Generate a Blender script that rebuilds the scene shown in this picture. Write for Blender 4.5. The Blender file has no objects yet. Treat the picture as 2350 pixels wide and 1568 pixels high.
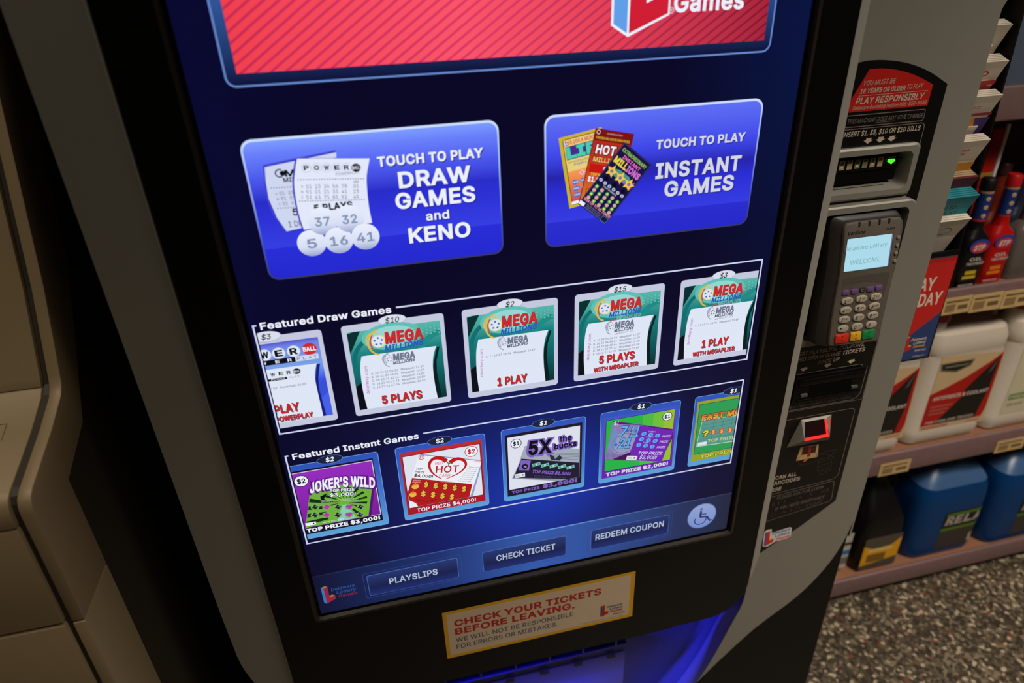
import bpy, bmesh, math, random
from mathutils import Vector, Matrix
from mathutils.geometry import delaunay_2d_cdt

# ---------------------------------------------------------------- camera, light, exposure
H = 1.05                                    # height of the middle of the touch screen above the floor
sc = bpy.context.scene
COL = sc.collection
vs_ = sc.view_settings
sc.display_settings.display_device = 'sRGB'
vs_.view_transform = 'Standard'; vs_.look = 'None'; vs_.exposure = 0.0; vs_.gamma = 1.0
vs_.use_curve_mapping = False

cd = bpy.data.cameras.new('camera'); cam = bpy.data.objects.new('camera', cd); COL.objects.link(cam)
cd.sensor_width = 36.0; cd.lens = 23.598; cd.clip_start = 0.02; cd.clip_end = 50
right = Vector((0.97229533, -0.23128016, -0.03393042))
down = Vector((-0.14108355, -0.46488056, -0.87406035))
fwd = Vector((0.18637922, 0.85463182, -0.48463103))
m4 = Matrix((right, -down, -fwd)).transposed().to_4x4()
m4.translation = Vector((-0.16741661, -0.68101139, 0.46436769 + H))
cam.matrix_world = m4
cd.dof.use_dof = True; cd.dof.focus_distance = 0.87; cd.dof.aperture_fstop = 3.2
sc.camera = cam

w = bpy.data.worlds.new('store_ambience'); sc.world = w; w.use_nodes = True
w.node_tree.nodes['Background'].inputs[0].default_value = (1.0, 0.86, 0.70, 1)
w.node_tree.nodes['Background'].inputs[1].default_value = 0.012

def area(name, loc, size, energy, col, target, spread=180):
    l = bpy.data.lights.new(name, 'AREA'); l.shape = 'RECTANGLE'; l.size, l.size_y = size
    l.energy = energy; l.color = col; l.spread = math.radians(spread)
    o = bpy.data.objects.new(name, l); COL.objects.link(o); o.location = loc
    o.rotation_euler = (Vector(target) - Vector(loc)).to_track_quat('-Z', 'Y').to_euler()
    return o
area('ceiling_lamp', (1.35, -0.95, 1.7 + H), (1.2, 0.3), 22, (1.0, 0.92, 0.83), (1.35, -0.80, 0), 100)
area('ceiling_lamp', (0.75, -1.25, 1.7 + H), (0.9, 0.3), 8, (1.0, 0.92, 0.82), (0.75, -1.05, 0), 94)
area('ceiling_lamp', (-0.72, -0.28, 1.7 + H), (0.3, 0.3), 2.5, (1.0, 0.89, 0.73), (-0.72, -0.26, 0), 100)

# ---------------------------------------------------------------- materials
def lin(c):
    return tuple((v/255/12.92 if v/255 <= 0.04045 else ((v/255+0.055)/1.055)**2.4) for v in c)
_mats = {}
def pm(name, col, rough=0.5, metal=0.0, bump=0.0, bscale=400, spec=0.5, vary=0.06, coat=0.0):
    if name in _mats: return _mats[name]
    m = bpy.data.materials.new(name); m.use_nodes = True; nt = m.node_tree; b = nt.nodes['Principled BSDF']
    c = lin(col)
    tc = nt.nodes.new('ShaderNodeTexCoord'); nz = nt.nodes.new('ShaderNodeTexNoise')
    nz.inputs['Scale'].default_value = bscale if bump else 30; nz.inputs['Detail'].default_value = 3
    nt.links.new(tc.outputs['Object'], nz.inputs['Vector'])
    mx = nt.nodes.new('ShaderNodeMix'); mx.data_type = 'RGBA'
    mx.inputs['A'].default_value = tuple(v*(1-vary) for v in c) + (1,)
    mx.inputs['B'].default_value = tuple(min(1, v*(1+vary)) for v in c) + (1,)
    nt.links.new(nz.outputs['Fac'], mx.inputs['Factor']); nt.links.new(mx.outputs['Result'], b.inputs['Base Color'])
    b.inputs['Roughness'].default_value = rough; b.inputs['Metallic'].default_value = metal
    b.inputs['Specular IOR Level'].default_value = spec; b.inputs['Coat Weight'].default_value = coat
    if bump:
        bp = nt.nodes.new('ShaderNodeBump'); bp.inputs['Strength'].default_value = bump; bp.inputs['Distance'].default_value = 0.001
        nt.links.new(nz.outputs['Fac'], bp.inputs['Height']); nt.links.new(bp.outputs['Normal'], b.inputs['Normal'])
    _mats[name] = m; return m
def em(col, strength=1.0, sample='NONE', gloss=0.25):
    """a lit colour of a display"""
    k = ('em', col, strength)
    if k in _mats: return _mats[k]
    m = bpy.data.materials.new('display_%02x%02x%02x' % col); m.use_nodes = True; b = m.node_tree.nodes['Principled BSDF']
    b.inputs['Base Color'].default_value = (0, 0, 0, 1); b.inputs['Roughness'].default_value = 0.3
    b.inputs['Specular IOR Level'].default_value = gloss
    b.inputs['Emission Color'].default_value = lin(col) + (1,); b.inputs['Emission Strength'].default_value = strength
    m.cycles.emission_sampling = sample
    _mats[k] = m; return m
def emg(name, axis, a, b_, stops, wob=0.0, sample='NONE'):
    """a display colour that runs along world axis (0 x, 2 z) from a to b (screen millimetres), as the shown image does"""
    if name in _mats: return _mats[name]
    m = bpy.data.materials.new(name); m.use_nodes = True; nt = m.node_tree; b = nt.nodes['Principled BSDF']
    b.inputs['Base Color'].default_value = (0, 0, 0, 1); b.inputs['Roughness'].default_value = 0.3
    b.inputs['Specular IOR Level'].default_value = 0.25
    g = nt.nodes.new('ShaderNodeNewGeometry'); s = nt.nodes.new('ShaderNodeSeparateXYZ'); nt.links.new(g.outputs['Position'], s.inputs[0])
    mr = nt.nodes.new('ShaderNodeMapRange'); off = H if axis == 2 else 0
    mr.inputs['From Min'].default_value = a/1000 + off; mr.inputs['From Max'].default_value = b_/1000 + off
    nt.links.new(s.outputs[axis], mr.inputs['Value'])
    cr = nt.nodes.new('ShaderNodeValToRGB'); e = cr.color_ramp.elements
    while len(e) < len(stops): e.new(0.5)
    for q, (p, c) in zip(e, stops): q.position = p; q.color = lin(c) + (1,)
    nt.links.new(mr.outputs[0], cr.inputs[0]); nt.links.new(cr.outputs[0], b.inputs['Emission Color'])
    b.inputs['Emission Strength'].default_value = 1.0; m.cycles.emission_sampling = sample
    _mats[name] = m; return m

# ---------------------------------------------------------------- mesh building
def tag(o, label=None, cat=None, group=None, kind=None):
    if label: o['label'] = label
    if cat: o['category'] = cat
    if group: o['group'] = group
    if kind: o['kind'] = kind
    return o
def thing(name, base, label, cat, group=None):
    o = bpy.data.objects.new(name, None); COL.objects.link(o); o.empty_display_size = 0.05
    o.location = (base[0], base[1], base[2] + H)
    return tag(o, label, cat, group)

class Plane:
    """a drawing plane in millimetres: origin, u to the right, v up, n towards the viewer"""
    def __init__(s, o=(0, 0, 0), u=(1, 0, 0), v=(0, 0, 1), k=0.001):
        s.o = Vector(o); s.u = Vector(u).normalized(); s.v = Vector(v).normalized(); s.n = s.u.cross(s.v); s.k = k; s.su = s.sv = 1.0
    def at(s, x, y, l=0): return s.o + s.u*(x*s.k*s.su) + s.v*(y*s.k*s.sv) + s.n*(l*0.001)
    def sub(s, x, y, rot=0, su=1, sv=1, shear=0):
        p = Plane(); p.o = s.at(x, y); p.k = s.k; p.n = s.n
        r = math.radians(rot)
        p.u = s.u*math.cos(r) + s.v*math.sin(r); p.v = -s.u*math.sin(r) + s.v*math.cos(r)
        if shear: p.v = p.v + p.u*shear
        p.su, p.sv = s.su*su, s.sv*sv
        return p
# letter outlines: character, advance, closed loops (capital height 254)
GLYPHS = """
A 240 43,0 109,194 123,239 117,239 139,164 198,0 231,0 138,254 101,254 8,0|185,71 185,99 55,99 55,71
B 228 123,0 155,3 179,13 191,22 200,33 209,61 208,83 204,96 186,119 172,128 157,131 157,133 178,143 188,152 195,165 199,181 198,201 190,221 182,232 164,245 149,251 131,254 30,254 30,0|62,115 137,114 157,106 171,92 177,78 177,62 170,45 159,36 134,29 62,29|62,226 129,225 145,222 160,210 168,193 167,176 162,163 148,150 124,143 62,143
C 255 170,2 201,19 224,45 236,80 204,80 199,66 189,50 175,38 158,30 125,27 107,31 92,38 78,49 67,64 59,82 53,103 53,151 59,173 67,190 78,205 99,220 125,227 143,227 167,221 182,211 197,193 204,174 236,174 224,209 201,236 170,252 134,258 108,255 86,248 65,235 48,218 35,197 25,171 20,127 25,83 35,58 48,36 65,19 86,7 108,-1 134,-3
D 251 139,2 164,10 186,22 210,48 222,71 229,98 230,143 226,171 217,196 203,216 186,233 165,245 127,254 47,254 47,226 122,225 142,222 160,214 180,196 190,180 196,161 200,128 196,94 185,66 174,52 150,36 131,30 48,29 48,0 109,0|30,254 30,0 62,0 62,254
E 209 188,0 188,29 62,29 62,114 178,114 178,137 178,143 62,143 62,226 186,226 186,254 30,254 30,0
F 205 62,0 62,111 173,111 173,139 62,139 62,226 185,226 185,254 30,254 30,0
G 260 158,-1 179,5 206,21 220,37 230,55 237,76 239,128 141,128 141,100 217,100 207,101 206,84 198,62 184,44 166,32 143,27 116,28 92,38 72,56 63,72 56,92 52,114 53,151 59,173 67,191 78,205 92,216 107,224 124,227 158,224 170,219 185,207 196,193 204,174 237,174 225,208 202,235 170,252 132,258 108,255 85,248 65,235 48,218 35,197 25,171 20,127 25,83 35,58 48,36 65,19 85,7 108,-1 134,-3
H 258 62,0 62,116 143,116 196,116 196,0 228,0 228,254 196,254 196,144 62,144 62,254 30,254 30,0
I 150 135,0 135,29 91,29 91,226 135,226 135,254 16,254 16,226 59,226 59,107 59,29 16,29 16,0
J 198 117,0 138,9 155,25 165,46 168,73 168,254 136,254 135,64 132,49 124,37 113,29 100,25 85,25 72,29 61,37 53,49 49,64 49,86 17,86 20,46 30,25 38,16 57,4 93,-3
K 233 224,254 182,254 91,156 52,108 52,73|62,0 62,254 30,254 30,0|224,0 114,155 94,130 186,0
L 196 181,0 181,29 62,29 62,254 30,254 30,0
M 314 61,0 60,204 59,229 56,229 83,151 143,0 171,0 235,165 256,229 254,229 252,0 284,0 284,254 238,254 171,79 154,24 161,24 140,89 76,254 30,254 30,0
N 262 62,0 62,152 60,227 54,226 86,170 193,0 232,0 232,254 199,254 199,83 202,27 207,27 179,79 68,254 30,254 30,0
O 267 159,-1 181,7 202,19 218,36 232,58 241,83 247,127 241,171 232,197 218,218 202,235 181,248 159,255 133,258 108,255 86,248 65,235 48,218 35,197 25,171 20,127 25,83 35,58 48,36 65,19 86,7 108,-1 133,-3|116,28 100,34 85,43 73,56 63,72 56,92 52,127 56,163 63,182 73,198 85,211 100,220 116,226 133,228 151,226 167,221 182,211 194,199 204,182 211,163 215,127 211,92 204,72 194,56 182,43 167,34 151,28 133,26
P 222 62,0 62,226 131,225 148,219 164,205 171,185 171,162 164,142 153,131 137,124 124,121 55,121 55,93 139,95 158,100 180,113 195,133 203,156 204,183 198,207 186,228 166,244 149,251 129,254 30,254 30,0
Q 267 200,-24 234,-24 156,80 123,80|159,-1 181,7 202,19 218,36 232,58 241,83 247,127 241,171 232,197 218,218 202,235 181,248 159,255 133,258 108,255 86,248 65,235 48,218 35,197 25,171 20,127 25,83 35,58 48,36 65,19 86,7 108,-1 133,-3|116,28 100,34 85,43 73,56 63,72 56,92 52,127 56,163 63,182 73,198 85,211 100,220 116,226 133,228 151,226 167,221 182,211 194,199 204,182 211,163 215,127 211,92 204,72 194,56 182,43 167,34 151,28 133,26
R 224 62,0 62,226 124,226 149,220 158,214 167,202 172,188 172,170 164,146 154,136 144,131 124,128 48,128 48,99 140,100 158,105 180,118 195,136 203,159 204,185 199,209 186,229 167,244 150,251 129,254 30,254 30,0|214,0 151,115 115,115 177,0
S 223 144,-1 162,5 177,14 188,25 197,39 202,53 204,69 202,88 197,99 179,119 151,134 80,156 69,164 60,174 58,192 64,209 79,222 100,228 121,229 145,222 161,209 169,189 200,189 198,204 193,218 172,241 142,255 114,258 77,252 54,241 42,230 33,217 28,203 26,186 29,167 37,151 59,133 80,123 138,106 160,95 168,86 172,79 172,64 170,55 161,42 148,33 131,27 106,25 83,29 69,37 56,52 52,68 19,68 22,52 28,37 37,24 49,13 81,-1 112,-4
T 224 96,226 96,0 128,0 128,226 208,226 208,254 16,254 16,226
U 259 163,0 190,13 211,32 224,57 229,87 229,254 196,254 196,89 191,62 181,46 165,34 152,29 129,26 106,29 94,34 78,46 67,62 62,89 62,254 30,254 30,87 34,57 48,32 68,13 96,0 129,-4
V 240 139,0 231,254 197,254 128,50 117,15 124,15 100,91 42,254 8,254 102,0
W 343 115,0 164,183 175,237 169,237 180,175 228,0 265,0 335,254 302,254 253,62 244,20 249,20 235,83 190,254 153,254 104,68 95,20 98,20 84,88 41,254 8,254 78,0
X 237 46,0 109,92 122,116 117,116 132,86 191,0 228,0 129,143 129,119 223,254 187,254 130,171 116,146 122,146 100,184 52,254 15,254 109,118 109,142 9,0
Y 236 134,0 134,104 228,254 191,254 120,135 112,115 125,115 106,156 46,254 8,254 102,104 102,0
Z 219 200,0 200,29 45,27 49,17 67,40 198,231 198,254 20,254 20,226 174,227 170,238 153,215 21,23 21,0
a 195 98,-3 112,3 126,12 136,26 138,26 138,0 168,0 168,126 166,148 161,160 151,174 138,183 119,190 85,191 55,183 35,169 20,146 50,137 57,148 67,157 83,164 98,165 120,161 129,154 135,145 138,125 133,117 48,101 27,88 17,71 15,54 17,40 28,17 47,2 80,-4|65,26 51,36 46,52 50,67 57,74 71,81 122,89 138,95 137,60 129,43 109,27 85,23
b 212 133,-2 149,4 170,19 181,34 191,61 195,83 193,117 189,137 180,155 170,169 149,185 133,190 108,192 90,188 74,179 57,160 57,254 26,254 26,0 56,0 56,29 59,29 72,13 82,4 96,-2 115,-4|91,27 72,41 60,64 56,95 60,125 72,148 91,162 110,165 129,162 149,147 160,124 164,95 160,65 148,41 129,27 110,23
c 198 130,0 153,11 171,28 181,51 152,59 146,44 135,33 121,26 104,23 90,25 78,29 68,37 57,53 49,79 49,109 57,135 73,155 90,163 114,164 137,153 147,142 151,131 181,138 170,161 153,178 130,189 104,192 84,190 66,184 51,175 38,162 28,146 21,127 17,94 21,61 28,43 38,26 51,13 66,4 84,-2 104,-4
d 212 116,-2 130,4 141,13 153,29 156,29 156,0 186,0 186,254 155,254 155,160 138,179 122,188 105,192 80,190 63,185 43,169 32,155 24,137 19,117 17,83 21,61 32,34 42,19 63,4 80,-2 98,-4|83,27 64,41 52,65 48,95 52,124 64,147 83,162 102,165 121,162 140,148 152,125 156,95 152,64 140,41 121,27 102,23
e 202 128,-2 153,8 172,24 182,45 153,53 140,34 130,28 115,24 93,24 71,34 55,53 48,81 49,118 61,145 73,157 84,162 103,165 121,162 136,153 146,140 153,122 155,101 169,110 37,110 37,85 186,85 186,97 181,133 176,148 164,166 139,185 121,190 103,192 74,188 58,180 43,168 32,153 24,136 19,116 17,93 19,71 24,51 32,34 44,20 58,8 76,0 106,-4
f 127 3,190 3,164 114,164 114,190|71,0 72,219 77,230 83,234 97,237 114,234 121,260 118,262 94,265 73,261 55,251 43,233 40,216 40,0
g 213 130,-73 152,-65 170,-51 182,-31 186,-4 186,190 157,190 157,159 154,159 138,179 122,189 98,192 72,188 56,180 43,169 32,155 24,138 17,107 17,84 21,63 32,37 49,18 64,9 80,4 111,3 134,13 153,34 156,34 153,-20 146,-33 135,-42 112,-48 86,-47 66,-38 51,-20 25,-35 37,-51 55,-65 80,-73 103,-75|83,33 64,46 52,67 48,96 52,125 64,147 83,162 102,165 121,162 141,148 152,126 156,96 152,67 140,45 121,32 102,30
h 205 63,141 80,159 94,164 113,164 126,160 136,152 144,141 148,126 148,0 179,0 177,138 170,160 158,177 148,184 128,191 105,192 90,188 76,181 64,170 51,144 57,144 57,254 26,254 26,0 57,0 57,113
i 83 57,0 57,190 26,190 26,0|57,227 63,242 57,256 42,262 27,256 21,242 27,227 42,221
j 83 26,-20 22,-33 18,-39 10,-42 -5,-43 -5,-71 22,-69 37,-62 48,-50 56,-28 57,190 26,190|57,227 63,242 57,256 42,262 27,256 20,242 27,227 42,221
k 190 89,100 92,100 180,190 142,190 60,106 55,106 55,68|57,0 57,254 26,254 26,0|186,0 96,114 74,93 147,0
l 95 90,1 85,27 64,28 57,40 57,254 26,254 27,34 33,15 42,6 54,1 70,-1
m 305 57,0 57,119 59,136 65,148 75,158 87,163 100,165 112,164 126,156 133,147 137,136 137,0 168,0 169,137 175,149 184,158 195,163 209,165 231,160 240,152 246,141 248,0 278,0 278,136 276,151 267,170 254,183 237,190 218,193 201,191 185,185 172,175 162,163 156,147 160,147 156,162 144,180 125,191 105,193 86,188 73,180 60,164 54,148 56,148 56,190 26,190 26,0
n 205 63,141 80,159 94,164 113,164 126,160 136,152 144,141 148,126 148,0 179,0 177,138 170,160 158,177 147,184 128,191 105,192 90,188 76,181 64,170 51,144 56,144 56,190 26,190 26,0 57,0 57,113
o 208 133,0 149,8 164,20 175,34 184,52 189,72 191,94 187,127 180,146 170,162 157,175 141,184 123,190 104,192 84,190 66,184 51,175 38,162 28,146 21,127 17,94 21,61 28,43 38,26 51,13 66,4 84,-2 104,-4|83,27 64,42 52,65 48,94 52,123 64,146 83,161 104,165 124,161 144,146 156,122 160,94 156,65 144,42 124,27 104,23
p 212 57,-71 57,29 75,10 86,2 102,-3 124,-4 141,0 157,8 170,19 185,42 191,61 195,83 191,127 185,146 175,162 163,175 149,185 124,192 96,190 78,181 59,160 56,160 56,190 26,190 26,-71|91,27 72,41 60,64 56,95 60,125 72,148 91,162 110,165 129,162 149,147 160,124 164,95 160,65 148,41 129,27 110,23
q 212 186,190 156,190 156,160 153,160 134,181 117,190 89,192 63,185 49,175 37,162 27,146 21,127 17,83 21,61 27,42 37,26 56,8 71,0 88,-4 111,-3 126,2 141,13 155,29 155,-71 186,-71|83,27 64,41 52,65 48,95 52,124 64,147 83,162 102,165 121,162 140,148 152,125 156,95 152,64 140,41 121,27 102,23
r 130 57,0 57,118 61,138 68,149 84,159 98,163 122,161 122,192 100,192 82,187 67,176 58,160 56,160 56,190 26,190 26,0
s 182 116,-1 142,10 160,29 166,53 161,74 148,91 125,102 74,115 62,122 57,127 54,139 58,151 70,161 81,165 101,166 117,161 128,151 134,139 162,145 153,165 142,177 121,188 101,192 71,190 58,185 41,175 27,155 24,129 32,109 48,95 124,70 133,59 132,42 117,28 91,23 72,25 62,30 51,42 47,53 18,47 24,29 40,11 62,0 91,-4
t 114 3,190 3,164 102,164 102,190|32,46 35,30 41,16 59,3 84,-2 107,1 101,27 85,25 73,27 68,31 64,40 63,236 32,236
u 205 115,1 135,13 150,36 154,46 149,46 149,0 179,0 179,190 148,190 148,76 146,58 139,44 129,34 115,27 100,25 85,27 73,33 64,43 59,56 57,190 26,190 26,69 32,36 38,23 52,9 70,0 91,-3
v 195 113,0 186,190 152,190 110,71 92,10 103,10 87,64 42,190 9,190 81,0
w 284 99,0 138,140 145,169 141,169 138,169 149,123 184,0 215,0 272,190 240,190 200,40 196,21 201,21 158,190 126,190 89,50 82,21 88,21 73,85 44,190 11,190 69,0
x 189 46,0 102,91 96,91 86,91 143,0 179,0 104,107 104,84 176,190 141,190 88,103 104,103 50,190 14,190 86,86 86,109 10,0
y 195 46,-73 65,-70 81,-60 94,-45 186,190 153,190 110,71 92,10 103,10 85,71 42,190 9,190 81,-1 72,-27 63,-39 49,-45 31,-43 24,-69
z 190 169,0 169,28 63,28 166,165 166,190 24,190 24,161 127,160 21,23 21,0
0 227 144,2 162,12 176,27 188,46 196,69 201,96 203,127 201,158 196,185 187,209 176,228 161,242 144,252 113,258 82,252 65,242 51,228 39,209 31,185 26,158 24,127 26,96 31,69 39,46 50,27 65,12 82,2 113,-3|93,29 82,37 72,48 59,81 55,127 59,173 72,206 82,218 93,225 113,230 134,225 145,218 155,206 168,173 172,127 168,81 155,48 145,37 134,29 113,25
1 227 195,0 195,27 38,27 38,0|99,254 43,213 43,179 106,224 106,0 138,0 138,254
2 227 195,0 195,28 76,28 163,123 180,148 187,164 190,194 184,216 166,240 146,252 112,258 79,252 53,234 39,214 34,198 33,181 64,181 67,202 78,218 95,228 112,230 132,226 148,216 158,201 160,186 155,163 141,141 32,24 32,0
3 227 138,0 162,10 180,26 192,48 196,64 195,89 185,111 175,124 154,138 137,143 106,144 106,139 186,230 186,254 35,254 35,226 144,226 78,150 78,124 125,121 137,117 152,107 160,93 164,78 163,61 157,46 147,36 132,28 115,25 98,26 78,32 66,40 58,52 55,66 22,66 27,42 35,29 46,17 74,2 109,-3
4 227 207,53 207,81 54,81 155,254 123,254 20,79 20,53|171,0 171,159 141,159 141,0
5 227 129,-2 146,4 162,12 174,24 184,38 191,54 195,72 194,96 189,116 180,133 163,151 147,160 128,166 104,166 84,161 67,151 75,226 183,226 183,254 48,254 34,126 64,123 89,136 104,138 121,137 132,134 146,124 157,111 161,100 164,75 157,52 143,35 122,26 100,26 82,32 66,48 61,65 30,65 38,36 57,14 85,0 111,-3
6 227 140,0 162,12 174,23 184,36 193,60 194,88 188,113 176,133 158,147 135,155 105,156 85,146 73,131 75,131 161,254 126,254 54,147 40,119 33,96 32,71 36,53 42,37 52,23 64,12 79,3 95,-2 113,-3|97,27 79,38 67,56 62,79 65,97 75,116 92,128 113,133 135,128 151,116 161,96 164,79 160,56 148,38 130,27 113,24
7 227 82,0 195,224 195,254 31,254 31,226 162,226 48,0
8 227 142,0 173,14 184,25 193,38 199,52 200,68 198,86 188,108 171,124 150,132 175,148 187,167 191,190 184,219 171,236 153,249 138,255 113,258 88,255 73,249 54,236 42,219 35,190 39,167 51,148 76,132 55,124 39,108 28,86 26,68 28,52 33,38 42,25 53,14 84,0 113,-3|94,27 75,35 62,50 58,69 60,85 71,102 90,114 113,118 136,114 155,102 166,85 168,69 164,50 151,35 132,27 113,25|93,148 78,158 69,174 66,188 69,202 78,217 93,227 113,230 133,227 148,217 158,202 160,188 157,174 148,158 133,148 113,145
9 227 87,254 64,243 52,232 42,218 33,194 32,167 38,142 50,122 69,107 91,99 121,99 141,108 154,124 151,124 65,0 100,0 172,107 186,135 193,158 194,183 191,201 184,217 174,231 162,242 148,251 131,256 113,258|130,228 148,217 160,198 164,175 160,152 148,135 130,124 113,122 92,126 75,139 65,158 63,176 67,199 79,217 97,228 113,230
$ 223 122,-37 122,292 101,292 101,-37|144,-1 162,5 177,14 188,25 197,39 202,53 204,69 202,88 197,99 179,119 151,134 80,156 69,164 60,174 58,192 64,209 79,222 100,228 121,229 145,222 161,209 169,189 200,189 198,204 193,218 172,241 142,255 114,258 77,252 54,241 42,230 33,217 28,203 26,186 29,167 37,151 59,133 80,123 138,106 160,95 168,86 172,79 172,64 170,55 161,42 148,33 131,27 106,25 83,29 69,37 56,52 52,68 19,68 22,52 28,37 37,24 49,13 81,-1 112,-4
& 224 136,3 156,14 166,23 185,46 196,66 202,86 204,112 174,112 172,89 162,63 146,43 126,30 108,24 86,24 67,31 55,44 48,66 55,87 71,104 139,156 154,173 160,189 161,214 157,225 147,239 127,252 100,257 79,254 67,249 57,243 45,229 40,218 38,199 44,172 61,146 182,0 219,0 87,160 73,182 68,199 73,216 84,227 101,230 115,228 128,215 131,202 127,187 114,172 58,130 34,109 21,90 17,67 23,37 42,14 71,0 98,-3
. 94 64,4 71,20 64,37 48,43 31,37 26,28 25,20 31,4 48,-2
, 94 42,-60 68,36 34,36 19,-60
: 94 64,4 71,20 64,37 48,43 31,37 26,28 25,20 31,4 48,-2|64,142 71,158 64,174 48,181 31,174 26,165 25,158 31,142 48,135
' 103 64,159 68,254 35,254 39,159
! 98 64,80 66,254 32,254 34,80|56,-1 65,4 72,20 65,37 59,41 49,43 33,37 26,20 33,4 49,-2
? 179 97,76 99,99 105,112 145,144 159,168 162,198 156,219 139,241 113,255 81,257 51,250 29,232 21,220 16,205 14,189 46,189 49,205 58,219 72,228 89,231 102,229 114,224 123,216 129,205 130,186 123,167 113,155 84,135 73,120 68,103 66,76|98,4 105,20 98,37 82,43 66,37 59,20 66,4 82,-2
* 227 125,111 123,165 169,136 181,158 133,183 181,208 169,229 123,200 125,254 101,254 103,200 57,229 45,208 93,183 45,158 57,136 103,165 101,111
# 220 147,0 188,254 163,254 121,0|196,70 200,96 9,96 5,70|57,0 99,254 73,254 32,0|211,158 215,184 24,184 20,158
- 227 57,122 57,94 168,94 168,122
/ 125 89,266 7,-38 36,-38 117,266
< 227 194,8 194,40 72,97 72,102 71,100 194,158 194,192 33,110 33,89
"""
_gl = {}
for row in GLYPHS.strip().split('\n'):
    ch, ad, lp = row.split(' ', 2)
    _gl[ch] = (int(ad), [[tuple(map(int, q.split(','))) for q in l.split(' ')] for l in lp.split('|')])
_tc = {}
def area2(l): return sum(l[i-1][0]*l[i][1]-l[i][0]*l[i-1][1] for i in range(len(l)))
def within(p, loop):
    r = False
    for i in range(len(loop)):
        (x0, y0), (x1, y1) = loop[i-1], loop[i]
        if (y0 > p[1]) != (y1 > p[1]) and p[0] < (x1-x0)*(p[1]-y0)/(y1-y0)+x0: r = not r
    return r
def winding(p, loops):
    wn = 0
    for l in loops:
        for i in range(len(l)):
            (x0, y0), (x1, y1) = l[i-1], l[i]
            c = (x1-x0)*(p[1]-y0)-(p[0]-x0)*(y1-y0)
            if y0 <= p[1] < y1 and c > 0: wn += 1
            elif y1 <= p[1] < y0 and c < 0: wn -= 1
    return wn
def widen(loop, d):
    """outline moved outwards by d with mitred corners"""
    n = len(loop); out = []
    for i in range(n):
        (ax, ay), (bx, by), (cx, cy) = loop[i-1], loop[i], loop[(i+1) % n]
        l1 = math.hypot(bx-ax, by-ay) or 1; l2 = math.hypot(cx-bx, cy-by) or 1
        n1 = ((by-ay)/l1, -(bx-ax)/l1); n2 = ((cy-by)/l2, -(cx-bx)/l2)
        k = max(1+n1[0]*n2[0]+n1[1]*n2[1], 0.3)
        out.append((bx+(n1[0]+n2[0])/k*d, by+(n1[1]+n2[1])/k*d))
    return out
_fill = {}
def fill(c, d):
    """triangles of one letter, made heavier by d"""
    if (c, d) not in _fill:
        loops = [widen(l, d) if d else l for l in _gl[c][1]]; vs = []; es = []
        for l in loops:
            o = len(vs); vs += [Vector(p) for p in l]; es += [(o+i, o+(i+1) % len(l)) for i in range(len(l))]
        ov, oe, of, *_ = delaunay_2d_cdt(vs, es, [], 0, 1e-4)
        tr = []
        for f in of:
            m = sum((ov[i] for i in f), Vector((0, 0)))/len(f)
            if winding(m, loops) > 0:
                p, q, r = (ov[i] for i in f[:3])
                tr.append(tuple(f) if (q-p).cross(r-p) > 0 else tuple(f)[::-1])
        _fill[c, d] = ([tuple(v) for v in ov], tr)
    return _fill[c, d]
def tmesh(body, bold, shear, res):
    k = (body, bold, shear)
    if k not in _tc:
        d = bold*360; vs = []; fs = []; pen = 0
        for c in body:
            if c == ' ' or c not in _gl: pen += 96; continue
            gv, gt = fill(c, d); o = len(vs)
            vs.extend(((x+pen+shear*y)/254, y/254) for x, y in gv); fs += [tuple(o+i for i in t) for t in gt]
            pen += _gl[c][0] + d*1.1
        _tc[k] = (vs, fs)
    return _tc[k]

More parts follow.
